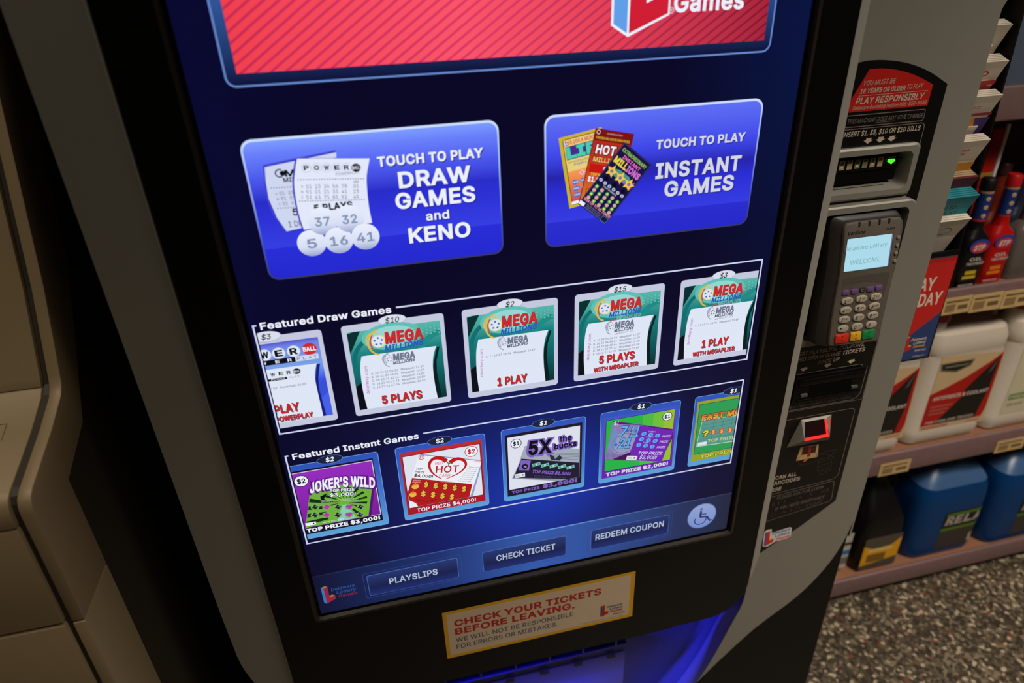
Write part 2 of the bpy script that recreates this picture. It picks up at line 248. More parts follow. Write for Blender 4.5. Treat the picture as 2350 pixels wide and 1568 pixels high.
class MB:
    def __init__(s): s.V = []; s.F = []; s.M = []; s.S = []; s.mats = []
    def mi(s, m):
        if m not in s.mats: s.mats.append(m)
        return s.mats.index(m)
    def add(s, vs, fs, mat, sm=False):
        b = len(s.V); s.V += [tuple(v) for v in vs]; i = s.mi(mat)
        for f in fs: s.F.append(tuple(b + j for j in f)); s.M.append(i); s.S.append(sm)
        return b
    # flat drawing
    def poly(s, pl, pts, mat, l=0.1):
        a = sum(pts[i-1][0]*pts[i][1] - pts[i][0]*pts[i-1][1] for i in range(len(pts)))
        if a < 0: pts = pts[::-1]
        s.add([pl.at(x, y, l) for x, y in pts], [tuple(range(len(pts)))], mat)
    def rect(s, pl, x0, y0, x1, y1, mat, l=0.1, n=1):
        for i in range(n):
            a = x0 + (x1-x0)*i/n; b = x0 + (x1-x0)*(i+1)/n
            s.poly(pl, [(a, y0), (b, y0), (b, y1), (a, y1)], mat, l)
    def rrect(s, pl, x0, y0, x1, y1, r, mat, l=0.1): s.poly(pl, rrp(x0, y0, x1, y1, r), mat, l)
    def rframe(s, pl, x0, y0, x1, y1, r, wd, mat, l=0.1):
        a = rrp(x0, y0, x1, y1, r); b = rrp(x0+wd, y0+wd, x1-wd, y1-wd, max(r-wd, 0.02))
        n = len(a); vs = [pl.at(x, y, l) for x, y in a+b]
        s.add(vs, [(i, (i+1) % n, n+(i+1) % n, n+i) for i in range(n)], mat)
    def ell(s, pl, cx, cy, rx, ry, mat, l=0.1, n=24, rot=0):
        c, d = math.cos(math.radians(rot)), math.sin(math.radians(rot))
        pts = []
        for i in range(n):
            t = 2*math.pi*i/n; x, y = rx*math.cos(t), ry*math.sin(t); pts.append((cx+x*c-y*d, cy+x*d+y*c))
        s.poly(pl, pts, mat, l)
    def ring(s, pl, cx, cy, rx, ry, wd, mat, l=0.1, a0=0, a1=360, n=28):
        vs = []
        for i in range(n+1):
            t = math.radians(a0+(a1-a0)*i/n); c, d = math.cos(t), math.sin(t)
            vs += [pl.at(cx+rx*c, cy+ry*d, l), pl.at(cx+(rx-wd)*c, cy+(ry-wd)*d, l)]
        s.add(vs, [(2*i, 2*i+2, 2*i+3, 2*i+1) for i in range(n)], mat)
    def line(s, pl, pts, wd, mat, l=0.1, w1=None):
        P = [Vector(p) for k, p in enumerate(pts) if k == 0 or (Vector(p)-Vector(pts[k-1])).length > 1e-6]; n = len(P); vs = []
        for i, p in enumerate(P):
            t0 = (P[i]-P[i-1]).normalized() if i else (P[1]-P[0]).normalized()
            t1 = (P[i+1]-P[i]).normalized() if i < n-1 else t0
            n0, n1 = Vector((-t0.y, t0.x)), Vector((-t1.y, t1.x))
            k = max(1+n0.dot(n1), 0.35); h = (wd if w1 is None else wd+(w1-wd)*i/(n-1))/2
            m = (n0+n1)/k*h
            vs += [pl.at(p.x+m.x, p.y+m.y, l), pl.at(p.x-m.x, p.y-m.y, l)]
        s.add(vs, [(2*i, 2*i+1, 2*i+3, 2*i+2) for i in range(n-1)], mat)
    def star(s, pl, cx, cy, r, mat, l=0.1, rot=90, k=0.42):
        s.poly(pl, [(cx+(r if i % 2 == 0 else r*k)*math.cos(math.radians(rot+36*i)), cy+(r if i % 2 == 0 else r*k)*math.sin(math.radians(rot+36*i))) for i in range(10)], mat, l)
    def text(s, pl, body, x, y, h, mat, w=None, al='l', bold=0.0, sh=0.0, l=0.2, rot=0, res=2, arc=0):
        vs, fs = tmesh(body, bold, sh, res)
        if not vs: return
        dd = bold*360/254; cap = 1 + 2*dd
        x0 = min(v[0] for v in vs); x1 = max(v[0] for v in vs); W = max(x1-x0, 1e-4)
        sy = h/cap; sx = w/W if w else sy; ww = W*sx
        ox = {'l': 0, 'c': -ww/2, 'r': -ww}[al]
        c, d = math.cos(math.radians(rot)), math.sin(math.radians(rot)); out = []
        for vx, vy in vs:
            a = (vx-x0)*sx + ox; b = (vy+dd)*sy
            if arc: b += arc*(1-(2*(a-ox)/ww-1)**2)
            out.append(pl.at(x+a*c-b*d, y+a*d+b*c, l))
        s.add(out, fs, mat)
    # solids
    def box(s, x0, x1, y0, y1, z0, z1, mat, bev=0.0, seg=2):
        bm = bmesh.new(); bmesh.ops.create_cube(bm, size=1)
        for v in bm.verts: v.co = Vector(((x0+x1)/2+v.co.x*(x1-x0), (y0+y1)/2+v.co.y*(y1-y0), (z0+z1)/2+v.co.z*(z1-z0)))
        if bev: bmesh.ops.bevel(bm, geom=bm.edges[:], offset=bev, segments=seg, affect='EDGES', profile=0.5)
        s.bm(bm, mat, bool(bev))
    def bm(s, bm, mat, sm=False, mtx=None):
        bmesh.ops.recalc_face_normals(bm, faces=bm.faces[:])
        bm.verts.index_update()
        s.add([(mtx @ v.co) if mtx else v.co.copy() for v in bm.verts], [[v.index for v in f.verts] for f in bm.faces], mat, sm); bm.free()
    def prism(s, pts, a, b, mat, axis='y', bev=0.0, seg=2, sm=None):
        """outline swept along an axis: 'y' outline is (x,z), 'x' outline is (y,z), 'z' outline is (x,y)"""
        f = {'y': lambda p, t: (p[0], t, p[1]), 'x': lambda p, t: (t, p[0], p[1]), 'z': lambda p, t: (p[0], p[1], t)}[axis]
        bm = bmesh.new(); A = [bm.verts.new(f(p, a)) for p in pts]; B = [bm.verts.new(f(p, b)) for p in pts]
        bm.faces.new(A); bm.faces.new(B[::-1]); n = len(pts)
        for i in range(n): bm.faces.new((A[i], B[i], B[(i+1) % n], A[(i+1) % n]))
        bmesh.ops.recalc_face_normals(bm, faces=bm.faces[:])
        if bev:
            es = [e for e in bm.edges if len(e.link_faces) == 2 and e.calc_face_angle(0) > 0.6]
            bmesh.ops.bevel(bm, geom=es, offset=bev, segments=seg, affect='EDGES', profile=0.5, clamp_overlap=True)
        s.bm(bm, mat, bool(bev) if sm is None else sm)
    def loft(s, rings, mat, cap0=True, cap1=True, sm=True, closed=True):
        n = len(rings[0]); vs = [p for r in rings for p in r]; fs = []
        for k in range(len(rings)-1):
            for i in range(n if closed else n-1):
                j = (i+1) % n; fs.append((k*n+i, k*n+j, (k+1)*n+j, (k+1)*n+i))
        if cap0: fs.append(tuple(range(n))[::-1])
        if cap1: fs.append(tuple((len(rings)-1)*n+i for i in range(n)))
        bm = bmesh.new(); bv = [bm.verts.new(v) for v in vs]
        for f in fs:
            try: bm.faces.new([bv[i] for i in f])
            except ValueError: pass
        s.bm(bm, mat, sm)
    def lathe(s, prof, cx, cy, mat, n=32, sm=True):
        s.loft([[(cx+r*math.cos(2*math.pi*i/n), cy+r*math.sin(2*math.pi*i/n), z) for i in range(n)] for r, z in prof], mat, sm=sm)
    def tube(s, path, r, mat, n=12, fy=1.0):
        P = [Vector(p) for p in path]; rings = []
        for i, p in enumerate(P):
            t = (P[min(i+1, len(P)-1)]-P[max(i-1, 0)]).normalized()
            a = t.cross(Vector((0, 1, 0)));
            if a.length < 1e-3: a = Vector((1, 0, 0))
            a.normalize(); b = t.cross(a); rr = r[i] if isinstance(r, (list, tuple)) else r
            rings.append([p + a*(rr*math.cos(2*math.pi*k/n)) + b*(rr*fy*math.sin(2*math.pi*k/n)) for k in range(n)])
        s.loft(rings, mat)
    def warp(s, start, fn):
        for i in range(start, len(s.V)): s.V[i] = tuple(fn(Vector(s.V[i])))
    def build(s, name, parent=None, label=None, clip=None, base=None, kind=None, wn=False):
        if parent is not None:
            root = parent
            while root.parent: root = root.parent
            base = Vector(root.location) - Vector((0, 0, H))
        elif base is None: base = Vector((0, 0, -H))
        base = Vector(base)
        me = bpy.data.meshes.new(name)
        me.from_pydata([tuple(Vector(v)-base) for v in s.V], [], s.F)
        for m in s.mats: me.materials.append(m)
        me.polygons.foreach_set('material_index', s.M); me.polygons.foreach_set('use_smooth', s.S)
        if clip:
            bm = bmesh.new(); bm.from_mesh(me)
            for x, sg in clip:
                bmesh.ops.bisect_plane(bm, geom=bm.verts[:]+bm.edges[:]+bm.faces[:], plane_co=(x-base.x, 0, 0), plane_no=(sg, 0, 0), clear_outer=True)
            bm.to_mesh(me); bm.free()
        me.update()
        o = bpy.data.objects.new(name, me); COL.objects.link(o)
        if any(s.S):
            for e in (): pass
            try: me.set_sharp_from_angle(angle=math.radians(35))
            except Exception: pass
        if parent is not None: o.parent = parent
        else: o.location = (base.x, base.y, base.z + H)
        return tag(o, label, kind=kind)
def rrp(x0, y0, x1, y1, r, n=6):
    if not isinstance(r, (tuple, list)): r = (r,)*4       # bl, br, tr, tl
    pts = []
    for (cx, cy, a), q in zip(((x0, y0, 180), (x1, y0, 270), (x1, y1, 0), (x0, y1, 90)), r):
        q = max(q, 1e-5)
        ox = cx + (q if cx == x0 else -q); oy = cy + (q if cy == y0 else -q)
        for i in range(n+1):
            t = math.radians(a+90*i/n); pts.append((ox+q*math.cos(t), oy+q*math.sin(t)))
    return pts
def copy_tree(o, parent=None):
    c = o.copy(); COL.objects.link(c)
    if parent: c.parent = parent
    for ch in list(o.children): copy_tree(ch, c)
    return c
def spl(pts, n=6):
    """smooth open curve through points"""
    P = [Vector(p) for p in pts]; out = []
    for i in range(len(P)-1):
        p0, p1, p2, p3 = P[max(i-1, 0)], P[i], P[i+1], P[min(i+2, len(P)-1)]
        for k in range(n):
            t = k/n
            out.append(0.5*((2*p1)+(p2-p0)*t+(2*p0-5*p1+4*p2-p3)*t*t+(3*p1-p0-3*p2+p3)*t**3))
    out.append(P[-1]); return [tuple(p) for p in out]

# common real-surface materials
SILVER = pm('silver_painted_steel', (146, 141, 128), 0.42, 0.25, 0.05, 900)
SILVER_L = pm('silver_edge_trim', (176, 171, 158), 0.35, 0.3, 0.04, 900)
BLACK = pm('black_satin_plastic', (8, 7, 6), 0.4, 0, 0.05, 700, spec=0.22)
BLACK2 = pm('black_textured_metal', (13, 10, 8), 0.55, 0, 0.1, 600, spec=0.2)
OVER = pm('black_overlay_film', (18, 16, 14), 0.35, spec=0.3)
VOID = pm('dark_opening', (5, 5, 5), 0.6, spec=0.1)
CREAM = pm('cream_print', (196, 178, 156), 0.5)
GREYP = pm('grey_print', (128, 116, 104), 0.5)
REDP = pm('red_print', (190, 28, 18), 0.45)
BEIGE = pm('beige_powder_coat', (158, 136, 100), 0.5, 0.1, 0.12, 900)
TERM = pm('terminal_grey_plastic', (100, 90, 80), 0.42, 0.1, 0.04, 900)
TERM_D = pm('terminal_dark_plastic', (42, 36, 31), 0.45)
WHITEP = pm('white_paper', (214, 200, 178), 0.6)
YEL = pm('yellow_border_print', (214, 158, 20), 0.5)
BLUEP = pm('blue_print', (52, 74, 118), 0.5)

# ---------------------------------------------------------------- floor and walls
def floor_mat():
    m = bpy.data.materials.new('speckled_epoxy_floor'); m.use_nodes = True; nt = m.node_tree; b = nt.nodes['Principled BSDF']
    tc = nt.nodes.new('ShaderNodeTexCoord')
    v = nt.nodes.new('ShaderNodeTexVoronoi'); v.inputs['Scale'].default_value = 135
    nt.links.new(tc.outputs['Object'], v.inputs['Vector'])
    sp = nt.nodes.new('ShaderNodeSeparateColor'); nt.links.new(v.outputs['Color'], sp.inputs[0])
    cr = nt.nodes.new('ShaderNodeValToRGB'); e = cr.color_ramp.elements; cr.color_ramp.interpolation = 'CONSTANT'
    st = [(0, (54, 46, 35)), (0.25, (73, 63, 48)), (0.5, (97, 84, 65)), (0.7, (128, 113, 90)), (0.87, (186, 168, 139)), (0.95, (60, 51, 40)), (0.988, (130, 60, 46))]
    while len(e) < len(st): e.new(0.5)
    for q, (p, c) in zip(e, st): q.position = p; q.color = lin(c) + (1,)
    nt.links.new(sp.outputs[0], cr.inputs[0]); nt.links.new(cr.outputs[0], b.inputs['Base Color'])
    b.inputs['Roughness'].default_value = 0.45
    return m
b = MB(); b.box(-3.2, 4.2, -3.5, 2.0, -H-0.05, -H, floor_mat()); b.build('floor', kind='structure')
b = MB(); b.box(-3.2, 4.2, 2.0, 2.1, -H, 1.75, pm('painted_wall', (150, 138, 118), 0.7, bump=0.1, bscale=200)); b.build('wall_back', kind='structure')

# ================================================================= the lottery kiosk
K = thing('lottery_kiosk', (0, 0, -H), 'tall black and silver lottery kiosk with a big lit touch screen, standing in the middle', 'kiosk')
SP = Plane((0, 0, 0))                       # the display surface
WHITE = em((236, 240, 252)); WHITE2 = em((212, 214, 226)); INK = em((12, 14, 26)); NAVY = em((8, 8, 34))
EDGE = em((176, 196, 240)); LAV = em((196, 200, 222)); RED = em((206, 32, 30)); GREYE = em((112, 120, 140))

def screen_bg():
    m = bpy.data.materials.new('display_background'); m.use_nodes = True; nt = m.node_tree; b = nt.nodes['Principled BSDF']
    b.inputs['Base Color'].default_value = (0, 0, 0, 1); b.inputs['Roughness'].default_value = 0.3; b.inputs['Specular IOR Level'].default_value = 0.3
    tc = nt.nodes.new('ShaderNodeTexCoord')
    def glow(cx, cz, rx, rz, stops):
        mp = nt.nodes.new('ShaderNodeMapping')
        mp.vector_type = 'TEXTURE'; mp.inputs['Location'].default_value = (cx, 0, cz + H); mp.inputs['Scale'].default_value = (rx, 1, rz)
        nt.links.new(tc.outputs['Object'], mp.inputs['Vector'])
        g = nt.nodes.new('ShaderNodeTexGradient'); g.gradient_type = 'SPHERICAL'; nt.links.new(mp.outputs[0], g.inputs[0])
        cr = nt.nodes.new('ShaderNodeValToRGB'); e = cr.color_ramp.elements
        while len(e) < len(stops): e.new(0.5)
        for q, (p, c) in zip(e, stops): q.position = p; q.color = lin(c) + (1,)
        nt.links.new(g.outputs[1], cr.inputs[0]); return cr.outputs[0]
    a = glow(0.015, -0.16, 0.36, 0.30, [(0, (0, 0, 0)), (0.3, (5, 9, 36)), (0.62, (12, 28, 100)), (1, (20, 54, 174))])
    c = glow(-0.40, 0.36, 0.20, 0.62, [(0, (0, 0, 0)), (1, (0, 4, 40))])
    d = glow(0.40, 0.42, 0.24, 0.40, [(0, (0, 0, 0)), (1, (0, 22, 64))])
    def addc(p, q):
        mx = nt.nodes.new('ShaderNodeMix'); mx.data_type = 'RGBA'; mx.blend_type = 'ADD'; mx.inputs['Factor'].default_value = 1
        if isinstance(p, tuple): mx.inputs['A'].default_value = p
        else: nt.links.new(p, mx.inputs['A'])
        nt.links.new(q, mx.inputs['B']); return mx.outputs['Result']
    r = addc(addc(addc(lin((9, 7, 38)) + (1,), a), c), d)
    nt.links.new(r, b.inputs['Emission Color']); b.inputs['Emission Strength'].default_value = 1.0
    m.cycles.emission_sampling = 'FRONT'; return m
b = MB(); b.poly(SP, [(-304.5, -308), (310.5, -308), (310.5, 610), (-304.5, 610)], screen_bg(), 0)
BARM = emg('display_bar', 0, -310, 310, [(0, (16, 18, 46)), (0.28, (30, 48, 108)), (0.5, (52, 88, 168)), (0.62, (48, 82, 158)), (0.85, (40, 52, 96)), (1, (34, 38, 62))])
BARL = emg('display_bar_line', 0, -310, 310, [(0, (18, 20, 44)), (0.35, (60, 90, 160)), (0.55, (104, 156, 226)), (0.75, (70, 96, 150)), (1, (44, 50, 74))])
b.rect(SP, -304.5, -308, 310.5, -235.5, BARM, 0.05)
b.rect(SP, -304.5, -236.6, 310.5, -234.6, BARL, 0.1)
SCR = b.build('touch_screen', K, 'lit touch screen with a dark blue lottery menu')

def logo(b, pl, x, y, k, c_blue, c_red, c_yel, c_t1, c_t2, l=0.3, outline=None, slogan=None):
    """block letter L with three stacked words; about 50k wide, 34k high"""
    p = pl.sub(x, y, 0, k, k)
    if outline:
        b.poly(p, [(-2, 34), (5, 37), (12, 35.5), (12, 27), (46, 29), (50.5, 26), (50.5, 5), (40, 3), (22, 3), (8, -4), (3, -3.5), (-2, 0)], outline, l-0.1)
    b.poly(p, [(0, 32), (3.6, 30), (3.6, -2), (0, 0.6)], c_blue, l)
    b.poly(p, [(3.6, 30), (9.5, 32), (9.5, 9.5), (17.5, 11.5), (17.5, 4.5), (3.6, -2)], c_red, l)
    b.poly(p, [(0, 32), (3.6, 30), (9.5, 32), (6, 34)], c_yel, l+0.05)
    b.poly(p, [(9.5, 9.5), (17.5, 11.5), (13.5, 14.5), (9.5, 13)], c_yel, l+0.05)
    b.text(p, 'Delaware', 13.5, 21.5, 6.2, c_t1, 34, bold=0.02, sh=0.15, l=l+0.1)
    b.text(p, 'Lottery', 20, 13.5, 6.2, c_t1, 29, bold=0.02, sh=0.15, l=l+0.1)
    b.text(p, 'Games', 22, 5.5, 6.0, c_t2, 27, bold=0.03, sh=0.15, l=l+0.1)
    if slogan: b.text(p, slogan, 28, -3.5, 4.4, c_t1, 26, bold=0.02, sh=0.3, l=l+0.1)

# banner at the top of the display
b = MB()
BFR = emg('banner_frame', 2, 379, 450, [(0, (12, 12, 52)), (1, (48, 84, 150))])
b.rframe(SP, -272.0, 379.5, 269.7, 606, 9, 1.6, em((104, 138, 206)), 0.1)
b.poly(SP, rrp(-270.4, 381, 268.1, 604, 8), BFR, 0.08)
STRIPE = 56.0
def banner_mat():
    m = bpy.data.materials.new('banner_red'); m.use_nodes = True; nt = m.node_tree; bs = nt.nodes['Principled BSDF']
    bs.inputs['Base Color'].default_value = (0, 0, 0, 1); bs.inputs['Roughness'].default_value = 0.3; bs.inputs['Specular IOR Level'].default_value = 0.25
    tc = nt.nodes.new('ShaderNodeTexCoord'); wv = nt.nodes.new('ShaderNodeTexWave'); mp = nt.nodes.new('ShaderNodeMapping')
    nt.links.new(tc.outputs['Object'], mp.inputs['Vector']); nt.links.new(mp.outputs[0], wv.inputs['Vector'])
    mp.inputs['Rotation'].default_value = (0, math.radians(-STRIPE), 0)
    wv.bands_direction = 'X'; wv.inputs['Scale'].default_value = 42.0; wv.inputs['Distortion'].default_value = 0.15; wv.inputs['Detail'].default_value = 0
    cr = nt.nodes.new('ShaderNodeValToRGB'); e = cr.color_ramp.elements
    e[0].position = 0.06; e[0].color = (0, 0, 0, 1); e[1].position = 0.3; e[1].color = (1, 1, 1, 1)
    nt.links.new(wv.outputs['Fac'], cr.inputs[0])
    def xr(stops):
        s = nt.nodes.new('ShaderNodeSeparateXYZ'); nt.links.new(tc.outputs['Object'], s.inputs[0])
        mr = nt.nodes.new('ShaderNodeMapRange'); mr.inputs['From Min'].default_value = -0.262; mr.inputs['From Max'].default_value = 0.262
        nt.links.new(s.outputs[0], mr.inputs['Value']); c2 = nt.nodes.new('ShaderNodeValToRGB'); q = c2.color_ramp.elements
        while len(q) < len(stops): q.new(0.5)
        for u, (p, c) in zip(q, stops): u.position = p; u.color = lin(c) + (1,)
        nt.links.new(mr.outputs[0], c2.inputs[0]); return c2.outputs[0]
    mx = nt.nodes.new('ShaderNodeMix'); mx.data_type = 'RGBA'; nt.links.new(cr.outputs[0], mx.inputs['Factor'])
    nt.links.new(xr([(0, (196, 40, 82)), (0.45, (214, 56, 100)), (1, (124, 22, 46))]), mx.inputs['A'])
    nt.links.new(xr([(0, (240, 64, 78)), (0.4, (252, 84, 106)), (0.7, (226, 62, 84)), (1, (166, 36, 58))]), mx.inputs['B'])
    nt.links.new(mx.outputs['Result'], bs.inputs['Emission Color']); bs.inputs['Emission Strength'].default_value = 1
    m.cycles.emission_sampling = 'FRONT'; return m
b.rect(SP, -261.2, 391.0, 261.2, 598, banner_mat(), 0.15)
p = SP.sub(94, 405)                                         # the big block letter, cut by the photograph's top edge
b.poly(p, [(-2, 150), (-2, 8.2), (16, -3), (59, 15), (59, 70), (33, 62), (33, 150), (14, 160)], WHITE, 0.2)
b.poly(p, [(0.5, 148), (0.5, 9.6), (14.8, 0.6), (14.8, 146)], em((96, 158, 232)), 0.25)
b.poly(p, [(17, 146), (17, 0.4), (57.2, 16.4), (57.2, 66), (31, 58), (31, 150)], em((206, 30, 52)), 0.25)
b.poly(p, [(34, 26.2), (40.8, 29), (34, 34)], WHITE, 0.3); b.line(p, [(31, 58), (31, 34), (40, 29)], 1.4, WHITE, 0.3)
b.text(SP, 'Games', 157, 421.6, 17.5, WHITE, 76, bold=0.035, l=0.3)
b.text(SP, 'Lottery', 150, 446, 17.5, WHITE, 84, bold=0.035, l=0.3)
b.text(SP, 'Delaware', 138, 472, 17.5, WHITE, 100, bold=0.035, l=0.3)
b.ring(SP, 154.6, 424.0, 2.8, 3.0, 0.5, WHITE, 0.3); b.text(SP, 'R', 153.5, 422.6, 2.8, WHITE, 2.2, l=0.3)
b.build('banner', SCR, 'red striped banner at the top of the display')

# the two big menu buttons
BTN = [(0, (36, 40, 206)), (0.24, (40, 46, 214)), (0.245, (54, 62, 226)), (0.45, (46, 50, 214)), (0.58, (40, 44, 200)), (0.74, (76, 88, 236)), (0.9, (104, 126, 250)), (1, (128, 160, 255))]
BTN2 = [(0, (38, 40, 200)), (0.2, (42, 46, 206)), (0.205, (54, 60, 226)), (0.42, (44, 46, 212)), (0.55, (38, 36, 170)), (0.7, (62, 70, 232)), (1, (96, 112, 244))]
for nm, x0, x1, stops, lab in (('menu_button', -272.7, -24.2, BTN, 'blue display button reading DRAW GAMES and KENO with tickets and balls'),
                          ('menu_button', 23.5, 271.2, BTN2, 'blue display button reading INSTANT GAMES with three scratch tickets')):
    b = MB(); P = SP.sub(x0, 190.6); Wd = x1-x0; Ht = 143
    g = emg('button_gradient_%d' % (x0 > 0), 2, 190.6, 333.6, stops, sample='FRONT')
    b.rrect(P, 0, 0, Wd, Ht, 11, emg('button_rim_%d' % (x0 > 0), 2, 190.6, 333.6, [(0, (54, 54, 92)), (0.3, (70, 84, 190)), (0.8, (168, 190, 250)), (1, (206, 222, 255))]), 0.1)
    b.rrect(P, 1.8, 1.8, Wd-1.8, Ht-2.4, 9.6, g, 0.2)
    SH = em((28, 30, 140)); T = WHITE if x0 < 0 else WHITE2
    def tx(s, x, y, h, wd, bold=0.03, al='c'):
        b.text(P, s, x+0.9, y-1.1, h, SH, wd, al, bold, l=0.3); b.text(P, s, x, y, h, T, wd, al, bold, l=0.4)
    if x0 < 0:
        tx('TOUCH TO PLAY', 178, 106.8, 10.0, 107, 0.045); tx('DRAW', 180, 83.2, 16.8, 74, 0.04); tx('GAMES', 179, 61.8, 16.8, 83, 0.04)
        tx('and', 179.2, 46.5, 9.6, 24.5, 0.03); tx('KENO', 180, 23.8, 16.8, 66, 0.04)
        PAP = em((226, 232, 250)); PAP2 = em((206, 214, 240)); DOT = em((90, 96, 120)); INK2 = em((70, 74, 96))
        b.poly(P, [(17.4, 118.6), (60, 123.8), (86.6, 126.6), (86, 119.8), (46, 110), (24, 52), (16.2, 72), (14.2, 86), (15.2, 102)], em((64, 70, 206)), 0.3); b.poly(P, [(18, 117.4), (86.8, 125.6), (86, 119.8), (46, 110), (26, 51.2), (17.6, 72), (15.2, 86), (16, 102)], em((48, 52, 182)), 0.35)
        b.poly(P, [(18.5, 116.5)] + [(86.8, 124.7), (86.1, 119.8), (60, 116), (46, 53.6), (26.4, 51.2)] + [(20.0, 66), (16.0, 85.7), (16.6, 102)], PAP2, 0.4)
        b.ring(P, 31, 109.5, 4.6, 4.2, 1.2, INK, 0.5, 60, 300); b.ell(P, 33.5, 109.2, 2.6, 2.6, INK, 0.5)
        b.text(P, 'M', 35.5, 105.6, 6.6, INK, 9.5, bold=0.04, l=0.5); b.text(P, 'MILL', 33, 100.4, 4.4, INK, 15, bold=0.03, l=0.5)
        for i in range(11): b.rect(P, 20+i*2.5, 95.6-i*0.1, 21.1+i*2.5, 96.6-i*0.1, DOT, 0.5); b.rect(P, 22+i*2.5, 75-i*0.1, 23.1+i*2.5, 76-i*0.1, DOT, 0.5)
        for r, (a, q, t) in enumerate((('A', '01', '23'), ('B', '91', '01'), ('C', '51', '61'))):
            y = 88.8-r*5.2; xo = 23+r*0.6
            b.text(P, a, xo, y, 2.2, INK2, 1.8, l=0.5); b.text(P, q, xo+4, y-0.4, 3.4, INK2, 4.6, l=0.5); b.text(P, t, xo+12.4, y-0.4, 3.4, INK2, 4.6, l=0.5)
        b.text(P, '5', 35.5, 66.4, 7.4, INK, 5.6, bold=0.03, l=0.5); b.text(P, '1 DRAW', 29.6, 55.2, 6.0, INK, 24, l=0.5, bold=0.0)
        rside = spl([(117.7, 116.0), (112.6, 100), (111.0, 85.8), (110.4, 68), (111.3, 50.6)], 4); ls = spl([(43.2, 51.2), (41.2, 70), (42.0, 95.2), (46, 112), (49.5, 121.9)], 4)
        b.poly(P, [(x-1.6, y+0.5) for x, y in rside + ls], em((60, 64, 190)), 0.55); b.poly(P, rside + ls, PAP, 0.6)
        for i, (c, x) in enumerate(zip('POWER', (56.4, 66.0, 75.4, 85.0, 94.2))):
            y = 112.3-i*0.75
            b.ring(P, x, y, 4.6, 4.4, 0.35, em((170, 178, 200)), 0.7); b.text(P, c, x, y-2.1, 4.4, INK, 5.0, 'c', 0.05, l=0.7)
        b.ell(P, 103.3, 108.2, 4.5, 4.1, INK, 0.7); b.text(P, 'BALL', 103.3, 106.8, 3.2, WHITE, 7.4, 'c', 0.03, l=0.8)
        b.text(P, 'POWERPLAY', 83, 102.4, 2.4, DOT, 23, l=0.7, rot=-0.6)
        for i in range(26): b.rect(P, 46.4+i*2.48, 101.2-i*0.2, 47.5+i*2.48, 102.2-i*0.2, DOT, 0.7); b.rect(P, 44.0+i*2.48, 80.2-i*0.2, 45.1+i*2.48, 81.2-i*0.2, DOT, 0.7)
        for r, row in enumerate((('A', '01', '23', '34', '56', '78', '01'), ('B', '91', '01', '21', '31', '41', '23'), ('C', '51', '61', '71', '81', '92', '45'))):
            for q, x in zip(row, (49.4, 55.6, 64.0, 72.4, 80.8, 89.3, 100.8)):
                y = 92.6-r*5.4-(x-55)*0.09; sm = q in 'ABC'
                b.text(P, q, x-r*0.8, y + (0.6 if sm else 0), 2.4 if sm else 3.6, INK2, 2 if sm else 5.2, 'c', 0.0, l=0.7)
        b.text(P, 'RED', 101.6, 93.6, 1.6, INK, 5, 'c', 0.03, l=0.7)
        b.text(P, '5 PLAYS', 56.6, 68.4, 7.2, INK, 38, bold=0.05, l=0.7)
        def ball(x, y, s, r, h, wd):
            b.ell(P, x, y, r, r*0.98, emg('ball_%s' % s, 2, 190.6+y-r, 190.6+y+r, [(0, (150, 162, 200)), (0.35, (214, 222, 244)), (1, (236, 240, 254))]), 0.8+x*0.001, 28)
            b.text(P, s, x, y-h*0.55, h, em((130, 146, 180)), wd, 'c', 0.03, l=1.0)
        ball(62.5, 58.0, '37', 14.6, 9.4, 15); ball(89.5, 57.6, '32', 14.6, 9.4, 15)
        b.V[-1:]  # balls in front follow
        ball(48.4, 36.2, '5', 14.4, 10, 10); ball(75.5, 36.0, '16', 14.4, 10, 18); ball(102.6, 36.8, '41', 14.4, 10, 18)
    else:
        tx('TOUCH TO PLAY', 178, 98.6, 9.6, 106, 0.045); tx('INSTANT', 178, 65.8, 17.4, 103, 0.04); tx('GAMES', 181, 44.2, 17.6, 85, 0.04)
        # three scratch tickets fanned out
        A = P.sub(15.8, 118.7, 8.5); A = P.sub(28.1, 42.9, 9.3)
        b.rect(A, -0.5, 0, 47, 77.5, em((206, 176, 40)), 0.3); b.rframe(A, 3, 3, 44.5, 74.5, 2, 0.8, em((36, 70, 40)), 0.35)
        b.rect(A, 3.8, 3.8, 43.7, 40, emg('ticket_sunset', 2, 234, 300, [(0, (190, 30, 110)), (0.4, (236, 120, 60)), (1, (250, 200, 120))]), 0.4)
        b.rect(A, 3.8, 40, 43.7, 73.7, em((232, 206, 120)), 0.4)
        b.text(A, '$10,000 A MONTH', 5.5, 68.0, 4.2, em((220, 40, 90)), 36, bold=0.03, l=0.45)
        b.rect(A, 5, 52.5, 43, 66.5, em((74, 40, 140)), 0.45)
        b.text(A, 'LIFE', 5.5, 53.4, 12.4, em((70, 206, 170)), 46, bold=0.07, l=0.5)
        b.text(A, 'TOP PRIZE $10,000 A MONTH', 5.5, 48.5, 2.0, em((60, 40, 60)), 34, l=0.5); b.text(A, 'FOR LIFE', 12, 45, 2.4, em((60, 70, 200)), 24, bold=0.02, l=0.5)
        for i in range(2): b.poly(A, [(16+i*7.5, 36), (19.4+i*7.5, 39.4), (22.8+i*7.5, 36), (19.4+i*7.5, 32.6)], em((240, 190, 210)), 0.5); b.text(A, '56'[i], 19.4+i*7.5, 34.4, 3, RED, 2.2, 'c', 0.02, l=0.55)
        for r in range(3):
            for q in range(3): b.ell(A, 10.5+q*9.5, 27.4-r*7, 4.1, 2.7, em((60, 110, 190)), 0.5); b.text(A, 'PRIZE', 10.5+q*9.5, 26.4-r*7, 2.0, WHITE, 6.4, 'c', 0.02, l=0.55)
